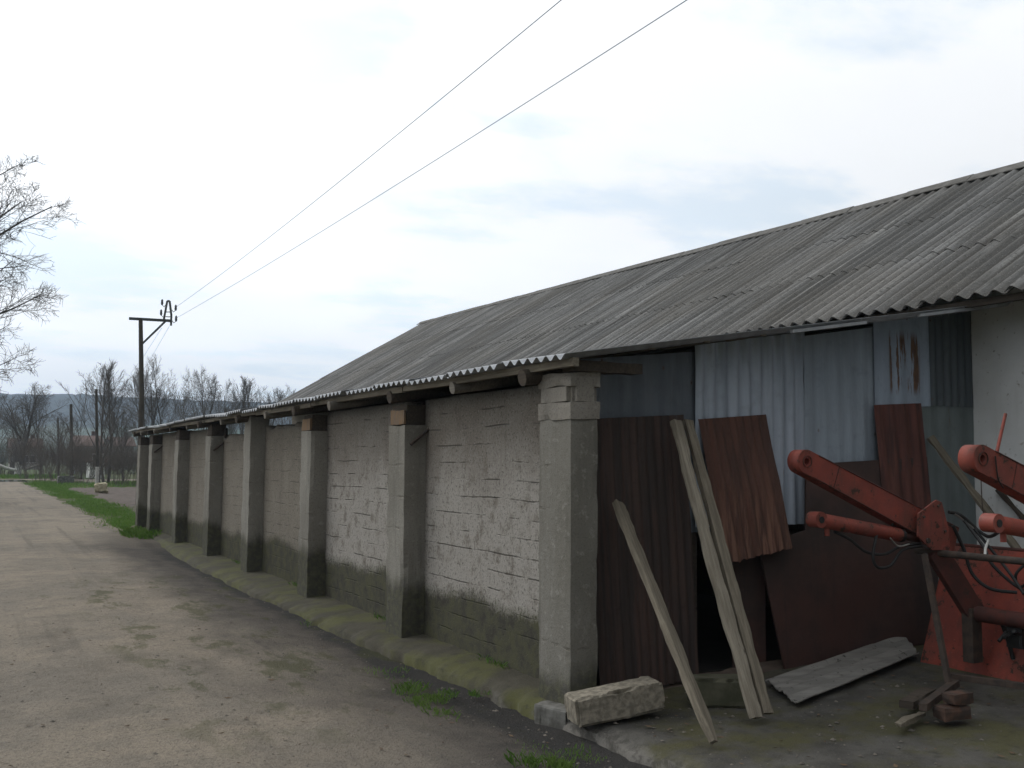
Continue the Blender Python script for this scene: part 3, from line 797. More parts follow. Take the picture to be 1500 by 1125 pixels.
# lean-to roof
mb = MB(); y = 5.70
while y < 26.9:
    W_ = min(0.91, 26.98-y); dz = rnd.uniform(-0.014, 0.012) + 0.02*fbm((0, y*0.3, 0)); dx = rnd.uniform(-0.03, 0.03); tl = rnd.uniform(-0.02, 0.02)
    def fn(u, v, h, y=y, dz=dz, dx=dx, tl=tl):
        return Vector((3.48 + dx + u, y + v, lean_z(3.48+u) - 0.012*u/4.5 + h + (dz + tl*(v-0.45))*max(0, 1-u/1.5) + 0.006*v))
    corr_sheet(mb, fn, 4.75, W_ + 0.05, 0.13, 0.019, 5, 8, 0.004)
    y += 0.91
mk('lean_to_roof', mb, M_GALV_ROOF, shed)

# corrugated wall sheets (shed end, at Y ~ 6.2)
def vsheet(name, x0, x1, zb, zt, y, pitch, amp, mat, parent, top_slope=False, skew=0.0, wob=0.0, ramp=0.0, tilt=0.0):
    """upright sheet; zb, zt may be callables of x"""
    fb = zb if callable(zb) else (lambda x: zb)
    ft = zt if callable(zt) else (lambda x: zt)
    nv = max(2, int((x1-x0)/pitch*8)) if amp else 12
    nu = 9
    mb = MB()
    def P(i, j, d=0.0):
        x = x0 + (x1-x0)*j/nv; z = fb(x) + (ft(x)-fb(x))*i/(nu-1)
        yy = y + amp*cos(2*pi*x/pitch) + wob*fbm((x*1.5, z*1.1, y*5)) + ramp*(x-x0) - tilt*(ft(x)-z) + d
        return Vector((x + skew*(z-fb(x)), yy, z))
    mb.grid(nu, nv+1, lambda i, j: P(i, j))
    mb.grid(nu, nv+1, lambda i, j: P(i, j, 0.003))
    for i in (0, nu-1):
        vs = [P(i, j) for j in range(nv+1)] + [P(i, j, 0.003) for j in range(nv+1)]
        mb.add(vs, [(j, j+1, nv+2+j, nv+1+j) for j in range(nv)])
    for j in (0, nv):
        vs = [P(i, j) for i in range(nu)] + [P(i, j, 0.003) for i in range(nu)]
        mb.add(vs, [(i, i+1, nu+1+i, nu+i) for i in range(nu-1)])
    return mk(name, mb, mat, parent)
YS = 6.20
top = lambda x: lean_z(x) - 0.05
vsheet('tin_sheet', 3.95, 5.06, 1.90, lambda x: 2.47 + 0.11*(x-4), YS+0.02, 0.20, 0.006, M_GALV_DULL, shed, wob=0.01)['label'] = 'dull grey tin sheet'
vsheet('tin_sheet', 4.80, 5.30, 1.16, 2.1, YS+0.035, 0.076, 0.008, M_GALV_DULL, shed)
vsheet('tin_sheet', 5.00, 6.20, lambda x: 1.20, lambda x: lean_z(x)-0.035, YS, 0.076*1.6, 0.015, M_GALV_BRIGHT, shed, wob=0.025)['label'] = 'bright wavy tin sheet'
vsheet('tin_sheet', 6.155, 7.02, lambda x: 1.64 + 0.05*(x-6.16), lambda x: lean_z(x)-0.07, YS-0.018, 0.15, 0.005, M_GALV_BLUE, shed, wob=0.018)
vsheet('tin_sheet', 6.96, 7.68, lambda x: 2.19 + 0.06*(x-6.96), lambda x: lean_z(x)-0.03, YS-0.035, 0.18, 0.006, M_GALV_RUST, shed, wob=0.008)['label'] = 'blue grey tin sheet with rust streaks'
vsheet('tin_sheet', 7.66, 8.30, 2.24, lambda x: lean_z(x)-0.03, YS-0.03, 0.10, 0.010, M_GALV_DARK, shed)['label'] = 'dark tin sheet'
vsheet('tin_sheet', 7.56, 8.29, 0.2, lambda x: 2.27, YS-0.012, 0.20, 0.006, M_GALV_GREEN, shed, wob=0.01)['label'] = 'greenish tin sheet'
vsheet('rusty_sheet', 6.93, 7.53, 1.22, lambda x: 2.22 + 0.06*(x-6.95), YS-0.055, 0.15, 0.012, M_RUST_C, shed, wob=0.01, tilt=0.10)['label'] = 'maroon ribbed rusty sheet'
# tilted rusty red sheet nailed across the opening
tl_, tr_, br_, bl_ = (onY(1024, 614, 6.12), onY(1124, 607, 6.12), onY(1161, 802, 5.98), onY(1062, 826, 5.98))
for q_ in (tl_, tr_, br_, bl_): q_.y = 0.0
mb = MB(); nv = 72
def tp(i, j, d=0.0):
    u, v = j/nv, i/8
    p = bl_*(1-u)*(1-v) + br_*u*(1-v) + tl_*(1-u)*v + tr_*u*v
    if i == 0: p = p + Vector((0, 0, 0.02*fbm((u*7, 0, 0)) + 0.02*noise.noise(Vector((u*22, 4, 0)))))
    return p + Vector((0, 6.12 + 0.010*cos(2*pi*u*9) + 0.02*fbm((u*2, v*1.8, 1)) - 0.15*(1-v) + d, 0))
mb.grid(9, nv+1, tp); mb.grid(9, nv+1, lambda i, j: tp(i, j, 0.003))
mk('rusty_sheet', mb, M_RUST_B, shed)['label'] = 'tilted red sheet with orange rust at its lower edge'
# narrow dark boards below it and timber frame of the opening
mb = MB(); rough_box(mb, (5.33, 6.155, 0.06), (5.66, 6.185, 1.20), 0.2, 0.004, 0.004, 2); mk('board', mb, M_BOARD, shed)
for x in (4.00, 5.02, 6.60, 7.62):
    mb = MB(); mb.box((x-0.03, 6.26, 0.05), (x+0.03, 6.33, lean_z(x)-0.1)); mk('post', mb, M_WOOD_DARK, shed)
mb = MB(); mb.box((3.98, 6.335, 1.96), (8.25, 6.39, 2.04)); mk('rail', mb, M_WOOD_DARK, shed)
# flashing on the lean-to end
for (xa, xb, dz) in ((5.55, 6.35, 0.0), (7.0, 7.85, 0.005)):
    mb = MB(); mb.bar((xa, 5.71, lean_z(xa)-0.03+dz), (xb, 5.70, lean_z(xb)-0.03+dz), 0.03, 0.025); mk('flashing', mb, M_GALV_ROOF, shed)

# main building walls
mb = MB(); rough_box(mb, (8.30, -1.7, -0.1), (8.55, 6.9, 3.42), 0.18, 0.012, 0.0, 21); mk('plaster_wall', mb, M_PLASTER, shed)
mb = MB(); mb.box((8.32, 6.9, -0.1), (8.55, 29.1, 3.42)); mk('inner_wall', mb, M_WALL_BROWN, shed)
mb = MB(); mb.box((8.55, 28.9, -0.1), (14.6, 29.1, 3.45)); mb.add([(8.55, 28.95, 3.45), (ridge_x(29), 28.95, 5.6), (14.6, 28.95, 3.45)], [(0, 1, 2)]); mk('gable_wall', mb, M_WALL_BROWN, shed)
mb = MB(); mb.box((14.4, -1.7, -0.1), (14.6, 28.9, 3.4)); mk('rear_wall', mb, M_WALL_BROWN, shed)
mb = MB(); mb.box((8.55, -1.7, -0.1), (14.4, -1.5, 3.4)); mb.add([(8.3, -1.6, 3.4), (ridge_x(0), -1.6, 5.3), (14.6, -1.6, 3.4)], [(0, 1, 2)]); mk('gable_wall', mb, M_WALL_BROWN, shed)
mb = MB(); mb.box((XW+0.02, 26.5, -0.1), (8.3, 26.66, 2.1)); mk('end_wall', mb, M_WALL_BROWN, shed)
mb = MB(); mb.box((7.60, -1.8, 3.075), (7.66, 29.1, 3.135)); mk('eave_board', mb, M_WOOD_DARK, shed)
mb = MB(); mb.box((4.02, 6.42, -0.05), (8.3, 26.45, 0.03)); mk('earth_floor', mb, M_INNER, shed)

# ------------------------------------------------------------------ loose sheets and boards against the shed end
def lean_matrix(base, topv, roll=0.0):
    """local y runs up the piece from base to top, local z faces the camera side"""
    base, topv = Vector(base), Vector(topv)
    d = (topv-base).normalized()
    n_ = Vector((0, -1, 0)); n_ = (n_ - d*n_.dot(d)).normalized()
    x = d.cross(n_).normalized()
    R = Matrix((x, d, n_)).transposed().to_4x4(); R.translation = base
    return R @ Matrix.Rotation(roll, 4, 'Y'), (topv-base).length

mb = MB(); nv = 96
def r1(i, j, d=0.0):
    x = 0.89*j/nv; z = 1.985*i/10
    return Vector((x, 0.009*cos(2*pi*x/0.076) + 0.012*fbm((x*2, z, 4)) + d, z + 0.02*(x/0.835)*(i == 10)))
mb.grid(11, nv+1, r1); mb.grid(11, nv+1, lambda i, j: r1(i, j, 0.003))
Mx = Matrix.Translation((4.03, 6.075, 0.035)) @ Matrix.Rotation(radians(-2.3), 4, 'Y') @ Matrix.Rotation(radians(-2.0), 4, 'X')
setp(mk('corrugated_sheet', mb, M_RUST_A, M=Mx), 'tall dark brown corrugated sheet standing beside the corner pier', 'metal sheet')

mb = MB()
poly = [(5.73, -0.02), (7.60, 0.06), (7.55, 1.67), (6.08, 1.60), (6.03, 1.06), (5.52, 0.96)]
Mx = Matrix.Translation((0, 6.02, 0.10)) @ Matrix.Rotation(radians(-3.0), 4, 'X')
mb.prism(poly, 0.018, Matrix()); setp(mk('board', mb, M_BOARD, M=Mx), 'large flat maroon board leaning on the shed behind the red loader', 'board')

def plank(name, base, topp, w, t, mat, label, point=0.0, seed=0, roll=0.0):
    Mx, L = lean_matrix(base, topp, roll)
    mb = MB()
    def fn(p):
        q = p.copy()
        if point and q.y < point: q.x *= 0.25 + 0.75*q.y/point
        q.x += 0.010*sin(q.y*2.2 + seed); q.z += 0.006*sin(q.y*1.7 + seed*2)
        if q.y > L - 0.04: q.y += 0.02*noise.noise(Vector((q.x*40, seed, 0)))
        return q
    rough_box(mb, (-w/2, 0, -t/2), (w/2, L, t/2), 0.035, 0.002, 0.010, seed, fn=fn)
    return setp(mk(name, mb, mat, M=Mx), label, 'plank')
b1 = onZ(1043, 1088, 0.06); t1 = onY(908, 738, 5.98)
plank('plank', b1, t1, 0.105, 0.05, M_WOOD, 'shorter weathered plank with a pointed foot leaning on the brown corrugated sheet', 0.22, 1, radians(18))
b2 = onZ(1108, 1052, 0.08); t2 = onY(988, 617, 6.0)
plank('plank', b2, t2, 0.085, 0.055, M_WOOD_PALE, 'left of two long planks leaning side by side, paler at its top', 0, 2, radians(8))
b3 = onZ(1124, 1046, 0.09); t3 = onY(1006, 616, 6.03)
plank('plank', b3, t3, 0.085, 0.045, M_WOOD, 'right of two long planks leaning side by side, darker and knotty', 0, 3, radians(-4))
b4 = Vector((8.15, 5.05, 0.26)); t4 = onY(1362, 640, 6.12)
plank('plank', b4, t4, 0.085, 0.03, M_WOOD, 'grey plank slanting across the greenish tin behind the loader arms', 0, 4)
b5 = onX(1540, 805, 8.2); t5 = onX(1462, 716, 8.27)
plank('plank', b5, t5, 0.05, 0.04, M_WOOD_DARK, 'thin dark stick slanting against the white wall behind the loader', 0, 5)

# loose asbestos sheet on the ground
A_ = onZ(1168, 1031, 0.09); B_ = onZ(1121, 994, 0.12); C_ = onZ(1322, 926, 0.24); D_ = onZ(1346, 958, 0.19)
mb = MB()
nu_, nv_ = 20, 60
def ash(i, j, d=0.0):
    s = i/(nu_-1); t = j/(nv_-1)
    p = A_*(1-s)*(1-t) + B_*(1-s)*t + C_*s*t + D_*s*(1-t)
    n_ = (D_-A_).cross(B_-A_).normalized()
    off = 0.011*cos(2*pi*t*4.6) + 0.006*fbm((s*4, t*3, 0)) + d
    ed = (A_-D_).normalized()*(0.05*fbm((t*7, 2, 0)) if i == 0 else 0.03*fbm((t*7, 5, 0)) if i == nu_-1 else 0)
    return p + n_*off + ed
mb.grid(nu_, nv_, ash); mb.grid(nu_, nv_, lambda i, j: ash(i, j, -0.008))
for i in (0, nu_-1):
    vs_ = [ash(i, j) for j in range(nv_)] + [ash(i, j, -0.008) for j in range(nv_)]
    mb.add(vs_, [(j, j+1, nv_+j+1, nv_+j) for j in range(nv_-1)])
for j in (0, nv_-1):
    vs_ = [ash(i, j) for i in range(nu_)] + [ash(i, j, -0.008) for i in range(nu_)]
    mb.add(vs_, [(i, i+1, nu_+i+1, nu_+i) for i in range(nu_-1)])
setp(mk('roofing_sheet', mb, M_ASB_LOOSE), 'broken grey corrugated roofing sheet lying on the yard by the maroon board', 'roof sheet')

# concrete blocks and rubble
def block(name, p0, p1, depth, h, mat, label, cat, seed, chip=0.03, z=None, step=0.022):
    p0, p1 = Vector(p0), Vector(p1); L = (p1-p0).length; ex = (p1-p0).normalized(); ey = Vector((0, 0, 1)).cross(ex).normalized(); ez = ex.cross(ey)
    M_ = Matrix((ex, ey, ez)).transposed().to_4x4(); M_.translation = p0
    mb = MB(); rough_box(mb, (0, 0, 0), (L, depth, h), step, 0.006, chip, seed)
    o = mk(name, mb, mat, M=M_)
    return setp(o, label, cat)
q0 = onZ(848, 1066, 0.01); q1 = onZ(976, 1038, 0.085); q0.z -= 0.01; q1.z -= 0.01
block('concrete_block', q0, q1, 0.21, 0.19, M_BLOCK, 'pale weathered concrete block lying on its side at the foot of the corner pier', 'concrete block', 3.3, 0.035)
q0 = onZ(1012, 1032, 0.06); q1 = onZ(1098, 1028, 0.08); q0.z = q1.z = 0.03
block('concrete_block', q0, q1, 0.2, 0.20, M_BLOCK2, 'dark mossy concrete block lying behind the leaning planks', 'concrete block', 7.3, 0.045)
for (px, py, w, d, h, sd, lab) in ((806, 1048, 0.30, 0.15, 0.045, 1, 'long grey concrete lump at the foot of the corner pier'),
):
    p = onZ(px, py, -0.02); p.z = -0.13; e = Vector((w*0.35, -w, 0)).normalized()*w
    block('rubble_piece', p - e*0.5, p + e*0.5, d, h+0.12, M_RUBBLE, lab, 'rubble', sd*5.1, 0.03, step=0.016)

# ------------------------------------------------------------------ front loader attachment
ld = thing('front_loader', 'orange red tractor front loader with bucket parked by the white wall', 'loader attachment', (6.6, 4.9, 0.2))
YA, YB = 5.15, 3.85
def arm(Y, tip, end, th0, th1, thick, name):
    """tapered box boom with rounded, drilled tip, in the plane Y"""
    p, q = onY(*tip, Y), onY(*end, Y)
    if Y == YB: pass
    d = (q-p); L = d.length; ang = atan2(d.z, d.x)
    Mx = Matrix.Translation((p.x, Y - thick/2, p.z)) @ Matrix.Rotation(-ang, 4, 'Y')
    r = th0/2; n_ = 12
    poly = [(r*cos(t), r*sin(t)) for t in [pi/2 + pi*k/n_ for k in range(n_+1)]]
    poly += [(L, -th1/2), (L, th1/2)]
    # outline with a hole: build as ring of quads round the pin hole, then the beam
    mb = MB(); hr = 0.024
    holes = [(hr*cos(t), hr*sin(t)) for t in [2*pi*k/24 for k in range(24)]]
    outer = []
    for k in range(24):
        t = 2*pi*k/24; c_, s_ = cos(t), sin(t)
        if c_ <= 1e-6: outer.append((r*c_, r*s_))
        else:
            kx = r/max(abs(c_), abs(s_)); outer.append((c_*kx, max(-r, min(r, s_*kx))))
    for yy, flip in ((0, False), (thick, True)):
        vs_ = [Mx @ Vector((x, yy, z)) for x, z in holes] + [Mx @ Vector((x, yy, z)) for x, z in outer]
        mb.add(vs_, [((k, (k+1) % 24, 24+(k+1) % 24, 24+k) if not flip else (24+k, 24+(k+1) % 24, (k+1) % 24, k)) for k in range(24)])
    vs_ = [Mx @ Vector((x, 0, z)) for x, z in holes] + [Mx @ Vector((x, thick, z)) for x, z in holes]
    mb.add(vs_, [(k, 24+k, 24+(k+1) % 24, (k+1) % 24) for k in range(24)])
    left = [k for k in range(24) if outer[k][0] <= 1e-6]
    vs_ = [Mx @ Vector((*(outer[k][0],), 0, outer[k][1])) for k in left] + [Mx @ Vector((outer[k][0], thick, outer[k][1])) for k in left]
    n2_ = len(left); mb.add(vs_, [(k, k+1, n2_+k+1, n2_+k) for k in range(n2_-1)], True)
    # beam
    bpoly = [(r, -r), (L, -th1/2), (L, th1/2), (r, r)]
    vs_ = [Mx @ Vector((x, 0, z)) for x, z in bpoly] + [Mx @ Vector((x, thick, z)) for x, z in bpoly]
    mb.add(vs_, [(3, 2, 1, 0), (4, 5, 6, 7), (0, 1, 5, 4), (1, 2, 6, 5), (2, 3, 7, 6)])
    top_ = [(0, r), (r, r)]; bot_ = [(0, -r), (r, -r)]
    for pl in (top_, bot_):
        vs_ = [Mx @ Vector((x, yy, z)) for yy in (0, thick) for x, z in pl]; mb.add(vs_, [(0, 1, 3, 2)])
    o = mk(name, mb, M_RED, ld, fix=True)
    return o, p, q, Mx
def arm_trim(o, p, q, Y, thick):
    d = (q-p).normalized(); n_ = Vector((-d.z, 0, d.x)); L = (q-p).length
    for sgn in (1, -1):            # weld beads along the box edges, and a butt weld across the boom
        mb = MB(); pts = []
        for k in range(40):
            t = 0.09 + (L-0.10)*k/39; th = 0.0825 + 0.025*t/L
            pts.append(p + d*t + n_*sgn*(th-0.004) + Vector((0, -thick/2-0.001 - 0.001*(k % 2), 0)))
        mb.tube(pts, 0.0045, 5); mk('weld_bead', mb, M_RED_OLD, o)
    mb = MB(); c0 = p + d*0.30; mb.tube([c0 + n_*0.083 + Vector((0, -thick/2, 0)), c0 - n_*0.083 + Vector((0, -thick/2, 0))], 0.004, 5); mk('weld_bead', mb, M_RED_OLD, o)
    mb = MB(); mb.tube([p + Vector((0, -thick/2-0.008, 0)), p + Vector((0, -thick/2+0.01, 0))], 0.040, 16, caps=False); mk('bushing', mb, M_STEEL, o)
armA, pA, qA, MA = arm(YA, (1174, 676), (1392, 792), 0.165, 0.215, 0.105, 'arm')
armB, pB, qB, MB_ = arm(YB, (1428, 672), (1650, 790), 0.165, 0.215, 0.105, 'arm')
arm_trim(armA, pA, qA, YA, 0.105); arm_trim(armB, pB, qB, YB, 0.105)
def cyl(Y, tip, mid_, end, name='cylinder'):
    p, q, e = onY(*tip, Y), onY(*mid_, Y), onY(*end, Y)
    d = (q-p).normalized()
    mb = MB()
    mb.tube([p + d*0.03, p + d*0.04, q - d*0.02, q], [0.046, 0.052, 0.052, 0.046], 18)
    mb.tube([p + Vector((0, -0.048, 0)), p + Vector((0, 0.048, 0))], 0.056, 16)
    mb.tube([p + d*0.10 + Vector((0, 0, -0.045)), p + d*0.10 + Vector((0, 0, -0.10))], 0.018, 8)
    o = mk(name, mb, M_RED, ld)
    mb = MB(); mb.tube([p + Vector((0, -0.052, 0)), p + Vector((0, 0.052, 0))], 0.024, 12); mk('pin', mb, M_RUBBER, o)
    mb = MB(); mb.tube([q - d*0.01, e], 0.030, 12); mk('rod', mb, M_RED_OLD, o)
    mb = MB(); mb.tube([q - d*0.015, q + d*0.02], 0.050, 14); mk('gland', mb, M_RUBBER, o)
cyl(YA-0.02, (1196, 761), (1318, 784), (1352, 790))
cyl(YB-0.02, (1453, 766), (1575, 789), (1610, 795))
# bracket plates at the elbow: a pair on each arm
def plates(Y, off_px):
    for dy in (-0.115, 0.07):
        pts = [(1346, 752), (1372, 732), (1380, 736), (1390, 775), (1392, 806), (1366, 806), (1345, 786)]
        P_ = [onY(x + off_px, y, Y + dy) for x, y in pts]
        mb = MB(); mb.prism([(p.x, p.z) for p in P_], 0.016, Matrix.Translation((0, Y + dy, 0)))
        o = mk('bracket_plate', mb, M_RED, ld, bevel=0.003)
        hc = onY(1359 + off_px, 792, Y + dy); hb = MB()
        hb.tube([hc + Vector((0, -0.012, 0)), hc + Vector((0, 0.028, 0))], 0.020, 12); mk('pin', hb, M_STEEL, o)
        for (bx_, by_) in ((1353, 757), (1374, 741), (1384, 778)):
            hb = MB(); bc_ = onY(bx_ + off_px, by_, Y + dy); hb.tube([bc_ + Vector((0, -0.010, 0)), bc_ + Vector((0, 0.004, 0))], 0.011, 6, smooth=False)
            mk('bolt', hb, M_STEEL, o)
plates(YA, 0); plates(YB, 258)
# lower legs of the arms running down to the bucket pivots
def leg_dn(Y, dx):
    a = onY(1370, 806, YA-.05) + Vector((0, Y-YA, 0)); b = onY(1426, 896, YA-.16) + Vector((0, Y-YA, 0)); c = Vector((b.x - 0.02, b.y, 0.24))
    mb = MB()
    mb.bar(a, b, 0.085, 0.15, (0, 0, 1)); mk('lower_arm', mb, M_RED_OLD, ld, bevel=0.006)
    mb = MB(); mb.bar(b + Vector((-0.02, 0.004, 0.03)), c, 0.09, 0.11, (1, 0, 0)); mk('bucket_link', mb, M_STEEL, ld, bevel=0.005)
    return a, b, c
la = leg_dn(YA, 0); lb = leg_dn(YB, 0)
# cross tubes between the two arms
mb = MB(); pa = onY(1362, 809, YA); mb.tube([pa + Vector((0, 0.12, 0)), pa + Vector((0, -1.6, 0))], 0.026, 12); mk('cross_tube', mb, M_STEEL, ld)
mb = MB(); mb.tube([la[1] + Vector((0, 0.05, -0.01)), la[1] + Vector((0, -1.6, -0.01))], 0.058, 14); mk('cross_tube', mb, M_RED_OLD, ld)
# bucket: back plate, curved floor, side plates
bx0 = la[2].x + 0.10
BY0, BY1 = 5.56, 3.30
prof = []
tb = onY(1388, 797, BY0); bb = onY(1346, 985, BY0)
for k in range(11):
    t = k/10
    prof.append((tb.x + (bb.x - tb.x)*t + 0.0, tb.z + (bb.z-tb.z)*t))
xb_, zb_ = prof[-1]
for k in range(1, 7):
    a = radians(190 + k*14); prof.append((xb_ + 0.10 + 0.12*cos(a), zb_ + 0.0 + 0.10*sin(a)))
lx, lz = prof[-1]; prof.append((min(8.1, lx + 0.75), lz - 0.0))
mb = MB()
nP = len(prof)
vs_ = [(x, y, z) for y in (BY0, BY1) for x, z in prof]
mb.add(vs_, [(k, k+1, nP+k+1, nP+k) for k in range(nP-1)], True)
vs2 = [(x+0.012, y, z+0.006) for y in (BY0, BY1) for x, z in prof]
mb.add(vs2, [(k, nP+k, nP+k+1, k+1) for k in range(nP-1)], True)
mb.add([vs_[0], vs_[nP], vs2[nP], vs2[0]], [(0, 1, 2, 3)])
bucket = mk('bucket', mb, M_RED, ld)
for y in (BY0, BY1):
    mb = MB(); mb.prism([prof[0]] + prof[10:] + [(prof[0][0] + 0.45, prof[0][1] - 0.05)], 0.014, Matrix.Translation((0, y - 0.007, 0))); mk('side_plate', mb, M_RED, bucket)
mb = MB(); mb.tube([(tb.x+0.01, BY0, tb.z), (tb.x+0.01, BY1, tb.z)], 0.016, 8); mk('rim', mb, M_RED_OLD, bucket)
# parking stand: a slim prop and its foot bars
s0 = onY(1354, 812, YA-0.16); s1 = onZ(1391, 1008, 0.20)
mb = MB(); mb.bar(s0, s1, 0.030, 0.036, (0, 1, 0)); stand = mk('stand_leg', mb, M_STEEL, ld)
f1 = onZ(1520, 1008, 0.26)
mb = MB(); mb.bar(onZ(1388, 990, 0.24), f1, 0.045, 0.04); mk('foot_bar', mb, M_STEEL, stand)
mb = MB(); mb.bar(onZ(1400, 1000, 0.22), onZ(1352, 1036, 0.20), 0.05, 0.045); mk('foot_bar', mb, M_STEEL, stand)
# hoses
def hose(pts, r=0.011, mat=None, name='hose'):
    P_ = [onY(x, y, Y) for x, y, Y in pts]
    out = []
    for i in range(len(P_)-1):
        p0 = P_[max(i-1, 0)]; p1 = P_[i]; p2 = P_[i+1]; p3 = P_[min(i+2, len(P_)-1)]
        for k in range(7):
            t = k/7; out.append(0.5*((2*p1) + (p2-p0)*t + (2*p0-5*p1+4*p2-p3)*t*t + (3*p1-p0-3*p2+p3)*t**3))
    out.append(P_[-1]); mb = MB(); mb.tube(out, r, 8); return mk(name, mb, mat or M_RUBBER, ld)
hose([(1222, 779, YA), (1245, 790, YA-.03), (1268, 808, YA-.04), (1295, 812, YA-.04), (1320, 800, YA-.05), (1348, 796, YA-.06)])
hose([(1284, 783, YA-.05), (1279, 815, YA-.06), (1286, 831, YA-.06), (1305, 828, YA-.06), (1322, 806, YA-.06), (1350, 800, YA-.07)])
hose([(1300, 780, YA-.02), (1312, 764, YA-.02), (1332, 766, YA-.02)], 0.009)
hose([(1390, 750, YA-.08), (1408, 755, YA-.1), (1432, 776, YA-.15), (1448, 786, YA-.3), (1462, 780, YA-.5)], 0.013)
hose([(1425, 772, YA-.12), (1448, 800, YA-.25), (1478, 838, YA-.45), (1500, 870, YA-.6)], 0.012)
hose([(1412, 762, YA-.1), (1440, 800, YA-.3), (1452, 825, YA-.4), (1480, 852, YA-.5), (1510, 872, YA-.6)], 0.012)
hose([(1396, 770, YA-.08), (1412, 805, YA-.1), (1424, 840, YA-.15), (1450, 862, YA-.25), (1490, 868, YA-.4)], 0.013)
hose([(1500, 828, YA-.55), (1488, 842, YA-.5), (1492, 860, YA-.5), (1510, 852, YA-.6)], 0.011)
hose([(1440, 895, YA-.12), (1462, 905, YA-.3), (1474, 930, YA-.35), (1484, 965, YA-.36)], 0.016)
hose([(1484, 962, YA-.36), (1492, 985, YA-.36), (1497, 996, YA-.36)], 0.010, M_CHROME, 'rod')
hose([(1398, 752, YA-.09), (1412, 762, YA-.1), (1426, 774, YA-.13)], 0.009, M_CHROME, 'fitting')
hose([(1304, 788, YA-.07), (1316, 800, YA-.07), (1332, 797, YA-.07)], 0.006, M_CHROME, 'fitting')
hose([(1449, 790, YA-.3), (1444, 802, YA-.33), (1443, 813, YA-.36)], 0.010, M_WHITECORD, 'cord')
mb = MB(); vb = la[1] + Vector((0.05, -0.32, -0.06))
rough_box(mb, (vb.x-0.05, vb.y-0.07, vb.z-0.16), (vb.x+0.07, vb.y+0.07, vb.z), 0.03, 0.008, 0.012, 4)
for k in range(4): mb.tube([vb + Vector((-0.05, -0.05+0.035*k, -0.05)), vb + Vector((-0.13, -0.06+0.04*k, -0.02-0.03*k))], 0.013, 8)
mk('valve_block', mb, M_RUBBER, ld)
mb = MB(); mb.tube([onY(1473, 606, YB+.1), onY(1459, 668, YB+.08), onY(1456, 700, YB+.08)], 0.010, 8); mk('lever', mb, M_RED, ld)
hose([(1458, 668, YB-.06), (1462, 700, YB-.06), (1470, 715, YB-.06)], 0.004)
hose([(1437, 700, YB+.9), (1439, 740, YB+.9), (1443, 762, YB+.9)], 0.004, M_STEEL)

# bricks and wood scraps under the stand
def scrap(name, pa, pb, z, w, h, mat, label, cat, sd):
    p, q = onZ(*pa, z), onZ(*pb, z); p.z = q.z = z
    return block(name, p, q, w, h, mat, label, cat, sd, 0.012, step=0.03)
scrap('wood_scrap', (1338, 1040), (1372, 1020), 0.14, 0.09, 0.05, M_WOOD_DARK, 'short brown wood offcut nearest the loader stand foot', 'wood', 1.2)
scrap('wood_scrap', (1322, 1068), (1358, 1050), 0.10, 0.06, 0.035, M_WOOD, 'thin brown wood offcut lying in front of the loader stand', 'wood', 2.2)
scrap('brick', (1385, 1058), (1425, 1054), 0.11, 0.12, 0.085, M_BRICK, 'larger dark brick lying under the loader beside the stand foot', 'brick', 3.2)
scrap('brick', (1400, 1036), (1428, 1030), 0.20, 0.10, 0.07, M_BRICK, 'smaller brown brick resting behind the darker brick under the loader', 'brick', 4.2)

